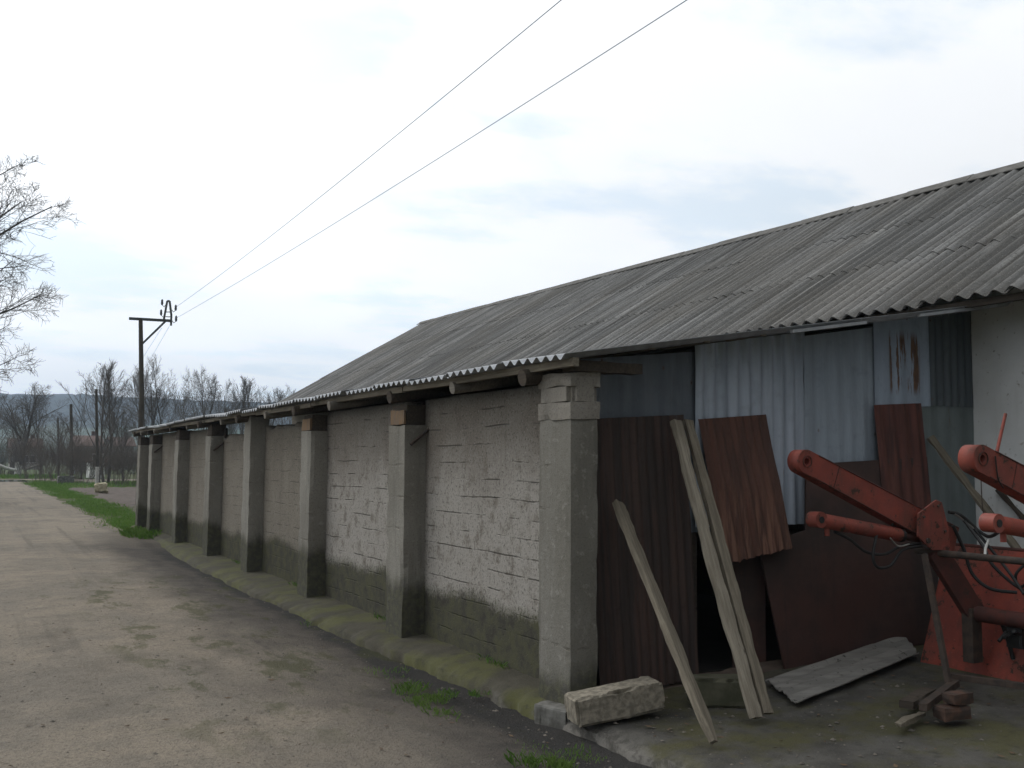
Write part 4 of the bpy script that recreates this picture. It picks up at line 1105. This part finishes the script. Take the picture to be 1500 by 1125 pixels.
# ------------------------------------------------------------------ trees
def grow_tree(seed, H, ang0, trunks=1, levels=4, twig=0.008, trunk_r=0.12, nch=(7, 6, 6, 5, 4), limbs=None, up=0.10, fork=0.3):
    """upright bare tree: trunk > limbs > branches > twigs, each a tapered wandering tube"""
    R = random.Random(seed); tk, cr = MB(), MB()
    def branch(p, d, L, r, lev, target=None):
        n_ = (7, 6, 5, 4, 3, 3)[lev]
        pts = [p.copy()]; dd = d.copy(); q = p.copy()
        for i in range(n_):
            w = 0.07 + 0.035*lev
            dd = dd + Vector((R.gauss(0, w), R.gauss(0, w), R.gauss(0, w*.6) + up*(1 if lev else 0.5)))
            dd.normalize(); q = q + dd*(L/n_); pts.append(q.copy())
        r1_ = max(twig*0.6, r*(0.30 if lev == 0 else 0.15))
        rad = [r + (r1_-r)*(i/n_) for i in range(n_+1)]
        (tk if lev < 2 else cr).tube(pts, rad, 7 if lev == 0 else 5 if lev == 1 else 3, caps=False)
        if lev >= levels: return
        nc = nch[lev] + R.randint(-1, 1)
        for k in range(nc):
            lo = fork if lev == 0 else 0.15
            t = min(0.985, lo + (1-lo)*(k + R.random()*0.8)/nc); fi = t*n_; i = min(int(fi), n_-1); pos = pts[i].lerp(pts[i+1], fi-i)
            ax = (pts[i+1]-pts[i]).normalized(); o = Matrix.Rotation(R.random()*2*pi, 3, ax) @ ax.orthogonal().normalized()
            an = radians(R.uniform(ang0*0.7, ang0*1.35)*(1 + 0.12*lev))
            nd = ax*cos(an) + o*sin(an); nd.normalize()
            nl = L*((0.80*(1-t) + 0.16) if lev == 0 else (0.58*(1-t) + 0.14))*R.uniform(0.75, 1.15); nr = max(twig, (r + (r1_-r)*t)*R.uniform(0.40, 0.62))
            branch(pos, nd, max(nl, 0.35), nr, lev+1)
    if limbs is None:
        for k in range(trunks):
            a = 2*pi*k/trunks + R.random(); c = (0.10 if trunks > 1 else 0.03)
            lean = Vector((cos(a)*c*R.uniform(.6, 1.6), sin(a)*c*R.uniform(.6, 1.6), 1)).normalized()
            off = Vector((cos(a), sin(a), 0))*(0.25 if trunks > 1 else 0)
            branch(off, lean, H*0.92*R.uniform(0.78, 1.0), trunk_r*R.uniform(0.75, 1.0), 0)
        s = H/max(v[2] for v in cr.v)
        for mb_ in (tk, cr): mb_.v = [(x*s, y*s, z*s) for x, y, z in mb_.v]
    else:
        branch(Vector((0, 0, 0)), Vector((0.02, 0, 1)), H*0.8, trunk_r, 0)
        for (a, b, r) in limbs:
            a, b = Vector(a), Vector(b); d = (b-a); L = d.length; d.normalize(); d.z += 0.02
            branch(a, d.normalized(), L, r, 1)
    return tk.mesh('trunk'), cr.mesh('crown')

VAR = {'tall': grow_tree(11, 10.0, 24, 2, 3, 0.010, 0.15, (12, 10, 7, 4), fork=0.22, up=0.07),
       'vase': grow_tree(23, 10.0, 30, 3, 3, 0.010, 0.13, (10, 9, 7, 4), fork=0.2, up=0.05),
       'open': grow_tree(37, 10.0, 32, 2, 3, 0.010, 0.13, (12, 9, 7, 4), fork=0.2, up=0.04),
       'round': grow_tree(41, 10.0, 42, 1, 3, 0.011, 0.28, (18, 11, 8, 4), fork=0.12, up=0.03),
       'thin': grow_tree(59, 8.0, 28, 1, 3, 0.009, 0.08, (12, 7, 5, 3), fork=0.2, up=0.06)}
for k_, (a, b) in VAR.items():
    a.materials.append(M_BARK); b.materials.append(M_TWIG)
def tree(kind, X, Y, H, rot, label, group='bare trees beyond the shed', sx=1.0, z=-0.1):
    tk, cr = VAR[kind]
    base = 10.0 if kind != 'thin' else 8.0
    r = thing('bare_tree', label, 'tree', (X, Y, z), group)
    r.rotation_euler = (0, 0, rot); s = H/base; r.scale = (s*sx, s*sx, s)
    for nm, me in (('trunk', tk), ('crown', cr)):
        o = bpy.data.objects.new(nm, me); COL.objects.link(o); o.parent = r
    return r
def at_px(x, Y): return onY(x, 674, Y).x
def tree_px(kind, x, top, Y, rot, label, sx=1.0):
    X = at_px(x, Y); H = onY(x, top, Y).z + 0.1
    return tree(kind, X, Y, H, rot, label, sx=sx)
tree_px('tall', 157, 524, 78, 0.3, 'tall dark bare tree with upright limbs right of the thinner wooden pole', 0.9)
tree_px('thin', 146, 585, 74, 1.9, 'slim bare tree close against the trunk of the tallest tree')
tree_px('vase', 229, 516, 80, 1.0, 'wide fan shaped bare tree just right of the utility pole', 0.85)
tree_px('open', 210, 528, 95, 2.2, 'bare tree whose crown shows on both sides of the utility pole', 0.7)
tree_px('open', 290, 532, 88, 4.4, 'fan shaped bare tree standing over the far half of the lean-to roof', 0.8)
tree_px('vase', 330, 552, 92, 5.2, 'smaller bushy bare tree right of the fan shaped one', 0.8)
tree_px('tall', 356, 548, 96, 3.2, 'narrow bare tree second from the shed gable', 0.8)
tree_px('thin', 390, 565, 98, 0.4, 'little bare tree with its top just over the lean-to roof')
tree_px('open', 416, 560, 100, 2.7, 'bare tree showing only its tip beside the main roof gable', 0.7)
tree_px('thin', 262, 560, 104, 2.9, 'thin bare sapling between the two fan shaped trees')
tree_px('round', 27, 556, 112, 0.9, 'spreading bare tree with a limewashed trunk foot at the bend of the road', 1.05)
tree_px('open', -20, 566, 118, 3.3, 'bushy bare tree at the left picture edge behind the white log', 1.0)
tree_px('thin', 62, 574, 110, 4.1, 'slender bare tree just right of the limewashed one', 1.1)
tree_px('thin', 86, 606, 96, 0.2, 'low bare sapling left of the thicker wooden pole', 1.2)
tree_px('thin', 121, 600, 92, 5.0, 'bare sapling between the two wooden poles', 1.2)
tree_px('tall', 182, 600, 84, 1.2, 'short twin stemmed bare tree left of the utility pole', 0.9)
# limewashed trunk foot
wt_ = MB(); wt_.tube([(0, 0, -0.1), (0, 0, 1.45)], [0.36, 0.29], 12); p = at_px(27, 112)
lime_tree = [o for o in scene.objects if o.get('label', '').startswith('spreading bare tree')][0]
lw = mk('limewashed_bark', wt_, M_LIME); lw.parent = lime_tree; s = lime_tree.scale; lw.scale = (1/s[0], 1/s[1], 1/s[2])

# the big tree whose limbs reach into the picture on the left
BTX, BTY = -4.2, 48.0
def bl_pt(x, y, dy=0.0):
    p = onY(x, y, BTY + dy); return (p.x - BTX, dy, p.z + 0.1)
LIMBS = [((0, 0, 8.5), bl_pt(64, 268), 0.13), ((0, 0, 8.2), bl_pt(98, 338, -1), 0.13), ((0, 0, 6.8), bl_pt(50, 418, 1), 0.11),
         ((0, 0, 5.2), bl_pt(84, 482, -.5), 0.12), ((0, 0, 10.5), bl_pt(28, 225, .5), 0.09), ((0, 0, 4.0), bl_pt(30, 548, 1.5), 0.08),
         ((0, 0, 7.0), (-7, 3, 13), 0.16), ((0, 0, 5.5), (-8, -2, 9), 0.15), ((0, 0, 9), (-5, -4, 12), 0.14), ((0, 0, 9), (-4, 5, 13), 0.14)]
bt, bc = grow_tree(77, 15.5, 34, 1, 4, 0.009, 0.42, (3, 11, 8, 5, 2), LIMBS, up=0.03)
bt.materials.append(M_BARK); bc.materials.append(M_TWIG)
big = thing('bare_tree', 'huge bare tree reaching in from the left edge, limbs spread over the road', 'tree', (BTX, BTY, -0.1), 'bare trees beyond the shed')
for nm, me in (('trunk', bt), ('crown', bc)):
    o = bpy.data.objects.new(nm, me); COL.objects.link(o); o.parent = big

# shrubs: a few variants, each a thing
def grow_shrub(seed, H, W_):
    R = random.Random(seed); mb = MB()
    def br(p, d, L, r, lev):
        pts = [p]; q = p
        for i in range(3):
            d = (d + Vector((R.gauss(0, .2), R.gauss(0, .2), R.gauss(0, .12)+.06))).normalized(); q = q + d*(L/3); pts.append(q)
        mb.tube(pts, [r, r*.8, r*.6, r*.4], 3, caps=False)
        if lev < 2:
            for k in range(R.randint(4, 6)):
                a = pts[1].lerp(pts[3], R.random()); o = Vector((R.gauss(0, 1), R.gauss(0, 1), R.gauss(0.5, .5))).normalized()
                br(a, (d*0.8 + o*0.8).normalized(), L*R.uniform(.4, .6), r*.55, lev+1)
    for k in range(40):
        a = R.random()*2*pi; q = R.random()**.5
        br(Vector((cos(a)*q*W_*.35, sin(a)*q*W_*.35, 0)), Vector((cos(a)*q*.45, sin(a)*q*.45, 1)).normalized(), H*R.uniform(.55, .8), 0.014, 0)
    me = mb.mesh('shrub'); me.materials.append(M_TWIG_BROWN); return me
SH = [grow_shrub(s, 3.0, 3.0) for s in (3, 5, 9)]
def shrub(v, x, Y, H, W_, label):
    o = bpy.data.objects.new('bare_shrub', SH[v]); COL.objects.link(o)
    o.location = (at_px(x, Y), Y, -0.1); o.rotation_euler = (0, 0, x*0.37); o.scale = (W_/3, W_/3, H/3)
    return setp(o, label, 'shrub', 'bare shrubs by the road')
shrub(0, 72, 84, 4.2, 3.2, 'dense brown bare shrub left of the grey concrete box')
shrub(1, 50, 98, 4.0, 3.6, 'bare shrub behind the right fallen log')
shrub(2, 96, 90, 3.6, 3.0, 'bare shrub behind the grey concrete box')
shrub(0, 118, 80, 3.4, 2.6, 'dark bare shrub between the two wooden poles')
shrub(1, 124, 92, 3.0, 3.2, 'bare shrub just left of the thinner wooden pole')
shrub(2, 168, 76, 3.2, 2.8, 'bare shrub at the foot of the tallest tree')
shrub(0, 190, 70, 3.0, 2.6, 'bare shrub beside the far corner of the shed')
shrub(1, 8, 124, 4.4, 5.0, 'bare shrub on the bank above the white fallen log')
# far thicket that reads as one mass
mb = MB()
R_ = random.Random(5)
cand = [(R_.uniform(-60, 95), R_.uniform(118, 150)) for _ in range(130)]
src = grow_shrub(21, 3.0, 3.2)
sv = [tuple(v.co) for v in src.vertices]; sf = [tuple(p.vertices) for p in src.polygons]
for (x, y) in cand:
    a = R_.random()*6.28; h = R_.uniform(0.8, 1.35); w = R_.uniform(1.0, 1.8)
    mb.add([(x + (vx*cos(a)-vy*sin(a))*w, y + (vx*sin(a)+vy*cos(a))*w, vz*h - 0.1) for vx, vy, vz in sv], sf)
setp(mk('thicket', mb, M_TWIG_BROWN), 'brown bare thicket closing the view beyond the road', 'thicket', kind='stuff')

# ------------------------------------------------------------------ grass
def grass_patch(mb, cx, cy, rx, ry, n_, h, R, z=0.0, w=0.006):
    for _ in range(n_):
        a = R.random()*2*pi; q = sqrt(R.random()); x = cx + cos(a)*q*rx; y = cy + sin(a)*q*ry
        b = R.random()*2*pi; hh = h*R.uniform(.45, 1.1); ln = R.uniform(.2, 1.2)*hh
        dx, dy = cos(b)*w, sin(b)*w; lx, ly = cos(b+1.57)*ln, sin(b+1.57)*ln
        mb.add([(x-dx, y-dy, z), (x+dx, y+dy, z), (x+dx*.6+lx*.4, y+dy*.6+ly*.4, z+hh*.6), (x+lx, y+ly, z+hh), (x-dx*.6+lx*.4, y-dy*.6+ly*.4, z+hh*.6)], [(0, 1, 2, 3, 4)])
R_ = random.Random(12); mb = MB()
for (px, py, rx, ry, n_, h) in ((612, 1018, .17, .22, 420, .075), (640, 1044, .12, .2, 160, .05), (580, 985, .2, .25, 70, .04), (705, 1016, .06, .1, 70, .05),
                                (800, 1116, .12, .14, 240, .07), (845, 1105, .12, .16, 80, .04), (540, 905, .06, .25, 150, .07), (470, 912, .1, .3, 60, .05), (770, 1100, .2, .2, 70, .03)):
    p = onZ(px, py, -0.05)
    for q_ in range(6):
        k_ = R_.uniform(.35, .8)
        grass_patch(mb, p.x + R_.gauss(0, rx*.6), p.y + R_.gauss(0, ry*.6), rx*k_, ry*k_, n_//5, h*R_.uniform(.5, 1.15), R_, -0.064 if px != 540 else 0.0, 0.0028)
for y in [7.4, 9.9, 13.1, 16.4]:
    grass_patch(mb, 3.86, y, .05, .3, 40, .06, R_, 0.04, 0.004)
grass_patch(mb, 3.5, 24.3, .45, 1.2, 420, .19, R_, -0.05, 0.012)
for _ in range(330):                       # verge of the road, plot edge and the green strip behind the plot
    y = 24 + 64*R_.random()**1.2; x = 3.75 + 0.008*(y-24) + R_.gauss(0, .32) + .35*fbm((0, y*.3, 0))
    grass_patch(mb, x + .3, y, .55, .7, 40, .11, R_, -0.085, 0.011)
for _ in range(260):
    grass_patch(mb, R_.uniform(4.0, 26), R_.uniform(66, 84), 1.2, 1.0, 26, .20, R_, -0.1, 0.02)
for _ in range(120):
    grass_patch(mb, R_.uniform(-12, 8), R_.uniform(96, 112), 1.4, 1.2, 26, .34, R_, -0.1, 0.025)
setp(mk('grass', mb, M_GRASS), 'bright green grass tufts on the verge and along the apron edge', 'grass', kind='stuff')

R_ = random.Random(31); mb = MB()
def pebble(x, y, z, r):
    a = R_.random()*6.28; st = R_.uniform(.6, 1.0); vs_ = []
    for (px, py, pz) in ((1,0,0),(.3,.95,0),(-.8,.6,0),(-.8,-.6,0),(.3,-.95,0),(.1,0,.75),(-.3,.2,.6)):
        k = r*R_.uniform(.75, 1.2); vs_.append((x + (px*cos(a)-py*sin(a)*st)*k, y + (px*sin(a)+py*cos(a)*st)*k, z + pz*k*.7))
    mb.add(vs_, [(0,1,5),(1,2,6,5),(2,3,6),(3,4,5,6),(4,0,5)])
for _ in range(2600):
    y = 2.4 + 15*R_.random()**1.9; x = R_.uniform(-1.6, 3.5) if R_.random() < .6 else 3.5 - abs(R_.gauss(0, .55))
    pebble(x, y, road_z(x, y), 0.005 + 0.016*R_.random()**4)
for _ in range(700):
    x = 3.75 + 4*R_.random()**1.5; y = R_.uniform(3.2, 5.9)
    pebble(x, y, yard_z(x, y) + 0.012, 0.005 + 0.018*R_.random()**4)
setp(mk('pebbles', mb, M_PEBBLE), 'small loose stones scattered over the dirt road and yard', 'stones', kind='stuff')
mb = MB(); M_LITTER = simple('dry_leaves', (0.11, 0.075, 0.045), (0.07, 0.05, 0.035), 30, 0.9)
for _ in range(420):
    if R_.random() < .6: y = 3 + 12*R_.random()**1.6; x = R_.uniform(-1.4, 3.5); z = road_z(x, y)
    else: x = 3.7 + 3.8*R_.random(); y = R_.uniform(3.3, 5.95); z = yard_z(x, y) + .014
    a = R_.random()*6.28; l_ = R_.uniform(.012, .035); w = l_*R_.uniform(.12, .5)
    mb.add([(x+cos(a)*l_, y+sin(a)*l_, z+.012), (x-sin(a)*w, y+cos(a)*w, z+.006), (x-cos(a)*l_, y-sin(a)*l_, z+.010), (x+sin(a)*w, y-cos(a)*w, z+.012)], [(0,1,2,3)])
setp(mk('leaf_litter', mb, M_LITTER), 'dry brown leaves and bits of straw on the road and yard', 'leaf litter', kind='stuff')
mb = MB()
def drift(i, j):
    x = 3.98 + 3.2*i/80; t = j/7
    w = 0.16 + 0.10*fbm((x*1.3, 2, 0)); y = 6.16 - w*t
    return Vector((x, y, yard_z(x, y) + 0.008 + (0.045 + 0.03*fbm((x*3, 1, 0)))*(1-t)**2 - 0.02*t + 0.006*fbm((x*12, y*12, 0))))
mb.grid(81, 8, drift); struct('soil_drift', mb, M_SOIL)
# ------------------------------------------------------------------ poles, wires
YP = 40.0
def pp(x, y, dy=0.0): return onY(x, y, YP + dy)
b = pp(207, 600); base = Vector((b.x + 0.03, YP, -0.3)); tp_ = pp(206, 466)
up = thing('utility_pole', 'tall utility pole with a one sided cross arm at the far end of the shed', 'utility pole', (base.x, base.y, -0.1))
mb = MB(); mb.tube([base, (b.x, YP, 4.0), tp_], [0.11, 0.095, 0.075], 12); mk('post', mb, M_POLE, up)
mb = MB(); mb.bar(pp(189, 466.5), pp(251, 470), 0.09, 0.10); xa = mk('cross_arm', mb, M_POLESTEEL, up)
mb = MB(); mb.bar(pp(209, 503), pp(243, 470), 0.07, 0.075); mk('brace', mb, M_POLESTEEL, up)
mb = MB()
for seg in (((240, 468), (245, 441)), ((245, 441), (248.5, 441)), ((248.5, 441), (251, 462)), ((251, 461), (250.5, 477))):
    mb.bar(pp(*seg[0]), pp(*seg[1]), 0.07, 0.07, (0, 1, 0))
mb.bar(pp(242.5, 457), pp(250, 457), 0.03, 0.03, (0, 1, 0)); mb.bar(pp(241.5, 464), pp(250.5, 464), 0.03, 0.03, (0, 1, 0))
fr_ = mk('bracket_frame', mb, M_POLESTEEL, up)
ins = []
for (x, y, side) in ((237.5, 442, -1), (236, 457, -1), (257.5, 450, 1), (258, 466, 1)):
    c = pp(x, y); mb = MB()
    mb.tube([c + Vector((0, 0, -.13)), c + Vector((0, 0, -.07)), c, c + Vector((0, 0, .05)), c + Vector((0, 0, .1))], [.03, .05, .042, .045, .015], 10)
    mk('insulator', mb, M_INSUL, up); ins.append(c)
    mb = MB(); q = pp(x - side*5.5, y + 4); mb.tube([c + Vector((0, 0, -.12)), c + Vector((-side*.08, 0, -.2)), q], 0.014, 6); mk('insulator_hook', mb, M_POLESTEEL, up)
def wire(a, r_far, label, sag, r=0.006, name='wire', H=None):
    """from insulator a along the photo ray r_far to a point well past it"""
    d = r_far; T = (H - EYE)/d.z; m_ = Vector((0, 0, EYE)) + d*T
    e = a + (m_ - a)*2.0; e.z = a.z + 0.2
    pts = []
    for k in range(61):
        t = k/60; p = a.lerp(e, t); pts.append(p)
    # fix heights so that the wire passes through m_ at t=.5 with a gentle sag
    for k, p in enumerate(pts):
        t = k/60; lin = a.z + (e.z-a.z)*t; dz = (m_.z - (a.z+e.z)/2)
        p.z = lin + dz*4*t*(1-t)
    mb = MB(); mb.tube(pts, r, 5); return setp(mk(name, mb, M_WIRE), label, 'wire', 'overhead wires from the pole')
wire(ins[2], ray(822, 0), 'upper overhead wire running from the pole to the top middle of the view', .3, H=ins[2].z - 0.38)
wire(ins[3], ray(1006, 0), 'lower overhead wire running from the pole to the top right of the view', .3, H=ins[3].z - 0.28)
for (x0, y0, x1, y1, lab) in ((248, 478, 214, 530, 'right of two thin stay wires slanting down behind the utility pole'), (237, 480, 206, 520, 'left of two thin stay wires slanting down behind the utility pole')):
    a = onY(x0, y0, YP+.1); e = onY(x1-14, y1+26, YP + 22)
    mb = MB(); mb.tube([a, a.lerp(e, .5) + Vector((0, 0, -.12)), e], .006, 4); setp(mk('wire', mb, M_WIRE), lab, 'wire')
# two plain wooden poles
def pole(x, top, foot, r, label, lime=False):
    g = onZ(x, foot, -0.05); t = onY(x, top, g.y)
    root = thing('wooden_pole', label, 'pole', (g.x, g.y, -0.05))
    mb = MB(); mb.tube([(g.x+.02, g.y, -0.3), (g.x, g.y, 1.5), (t.x, g.y, t.z)], [r*1.15, r*1.05, r*.85], 10); mk('shaft', mb, M_POLE, root)
    if lime:
        mb = MB(); mb.tube([(g.x+.02, g.y, -0.2), (g.x+.01, g.y, 1.25)], r*1.2, 10); mk('limewashed_foot', mb, M_LIME, root)
pole(104, 592, 704, .13, 'shorter thick wooden pole standing behind the grey concrete box')
pole(141, 570, 717, .085, 'thinner wooden pole with a limewashed foot at the corner of the ploughed plot', True)
pole(85, 612, 698, .09, 'low faint post between the limewashed tree and the thicker pole')

# small things by the far road
g = onZ(148, 722, 0.0); mb = MB()
rough_box(mb, (g.x-.30, g.y-.25, 0), (g.x+.30, g.y+.25, .5), .1, .06, .16, 4); o = mk('pale_boulder', mb, M_STONE)
setp(o, 'small pale yellowish boulder on the ploughed plot near the thinner pole', 'stone')
g = onZ(96, 708, -0.05); mb = MB(); rough_box(mb, (g.x-.55, g.y-.45, -.15), (g.x+.55, g.y+.45, .48), .14, .012, .04, 6)
setp(mk('concrete_box', mb, M_RUBBLE), 'low grey concrete box on the grass verge at the foot of the thicker pole', 'concrete box')
g = onZ(107, 694, -0.05); mb = MB(); rough_box(mb, (g.x-.25, g.y-.2, -.1), (g.x+.25, g.y+.2, 1.25), .2, .006, .01, 6)
setp(mk('metal_cabinet', mb, M_GALV_ROOF), 'pale upright metal cabinet half hidden by shrubs right of the thicker pole', 'cabinet')
def log(pts, Y, r, label, mat):
    P_ = [onY(x, y, Y) for x, y in pts]; mb = MB(); mb.tube(P_, [r*(1 - .25*k/len(P_)) for k in range(len(P_))], 10)
    setp(mk('fallen_log', mb, mat), label, 'log')
log([(-30, 676), (0, 682), (10, 686), (24, 689)], 104, .16, 'pale stripped log sloping down at the left edge by the road bend', M_LIME)
log([(36, 688), (48, 684), (58, 681)], 108, .13, 'greyish fallen log right of the limewashed tree', M_WOOD_LOG)

# houses far beyond the thicket
def house(x0, x1, yr, ye, Y, depth, wall_m, label, win=2):
    a, b = onY(x0, ye, Y), onY(x1, ye, Y); ze = a.z; zr = onY((x0+x1)/2, yr, Y + depth/2).z
    cx = (a.x+b.x)/2; hw = (b.x-a.x)/2
    root = thing('house', label, 'house', (cx, Y + depth/2, -0.1), 'village houses beyond the thicket')
    mb = MB(); mb.box((cx-hw, Y, -.2), (cx+hw, Y+depth, ze)); 
    for sx in (-hw, hw): mb.add([(cx+sx, Y, ze), (cx+sx, Y+depth, ze), (cx+sx, Y+depth/2, zr-.12)], [(0, 1, 2)])
    w = mk('wall', mb, wall_m, root)
    mb = MB(); e = .4; k = (zr-ze)/(depth/2)
    for s in (-1, 1):
        yy = Y + depth/2 + s*(depth/2+e)
        A = [(cx-hw-e, Y+depth/2, zr), (cx+hw+e, Y+depth/2, zr), (cx+hw+e, yy, ze-e*k), (cx-hw-e, yy, ze-e*k)]
        mb.add(A + [(x, y, z-.12) for x, y, z in A], [(0,1,2,3),(7,6,5,4),(0,4,5,1),(1,5,6,2),(2,6,7,3),(3,7,4,0)])
    rf = mk('roof', mb, M_TILE, root)
    mb = MB(); mb.box((cx+hw*.4, Y+depth*.55, zr-.5), (cx+hw*.4+.6, Y+depth*.55+.6, zr+.7)); mk('chimney', mb, M_BRICK, rf)
    for q in range(win):
        wx = cx - hw + (q+1)*2*hw/(win+1); mb = MB(); mb.box((wx-.5, Y-.03, 1.0), (wx+.5, Y+.05, 2.2)); f = mk('window', mb, M_HOUSE_W, root)
        mb = MB(); mb.box((wx-.42, Y-.045, 1.08), (wx+.42, Y-.035, 2.12)); mk('pane', mb, M_PANE, f)
house(112, 150, 638, 652, 165, 9, M_HOUSE, 'low house with a dull red roof behind the two wooden poles', 3)
house(166, 196, 640, 652, 172, 9, M_HOUSE, 'low house with a dull red roof just left of the shed corner', 3)
house(16, 60, 642, 654, 178, 9, M_HOUSE, 'low red roofed house behind the limewashed tree', 3)
house(132, 154, 670, 674.5, 100, 3, M_HOUSE_W, 'small low white hut glimpsed through the shrubs by the thinner pole', 1)

# ------------------------------------------------------------------ air
mb = MB(); mb.box((-2700, -450, -3), (3300, 2500, 125))
mv = bpy.data.materials.new('haze_air'); mv.use_nodes = True; nt = mv.node_tree; nt.nodes.clear()
pv = nt.nodes.new('ShaderNodeVolumePrincipled'); pv.inputs['Color'].default_value = (0.66, 0.82, 1.0, 1); pv.inputs['Density'].default_value = 0.00048
pv.inputs['Anisotropy'].default_value = 0.35
out = nt.nodes.new('ShaderNodeOutputMaterial'); nt.links.new(pv.outputs[0], out.inputs['Volume'])
setp(mk('haze', mb, mv), kind='stuff')
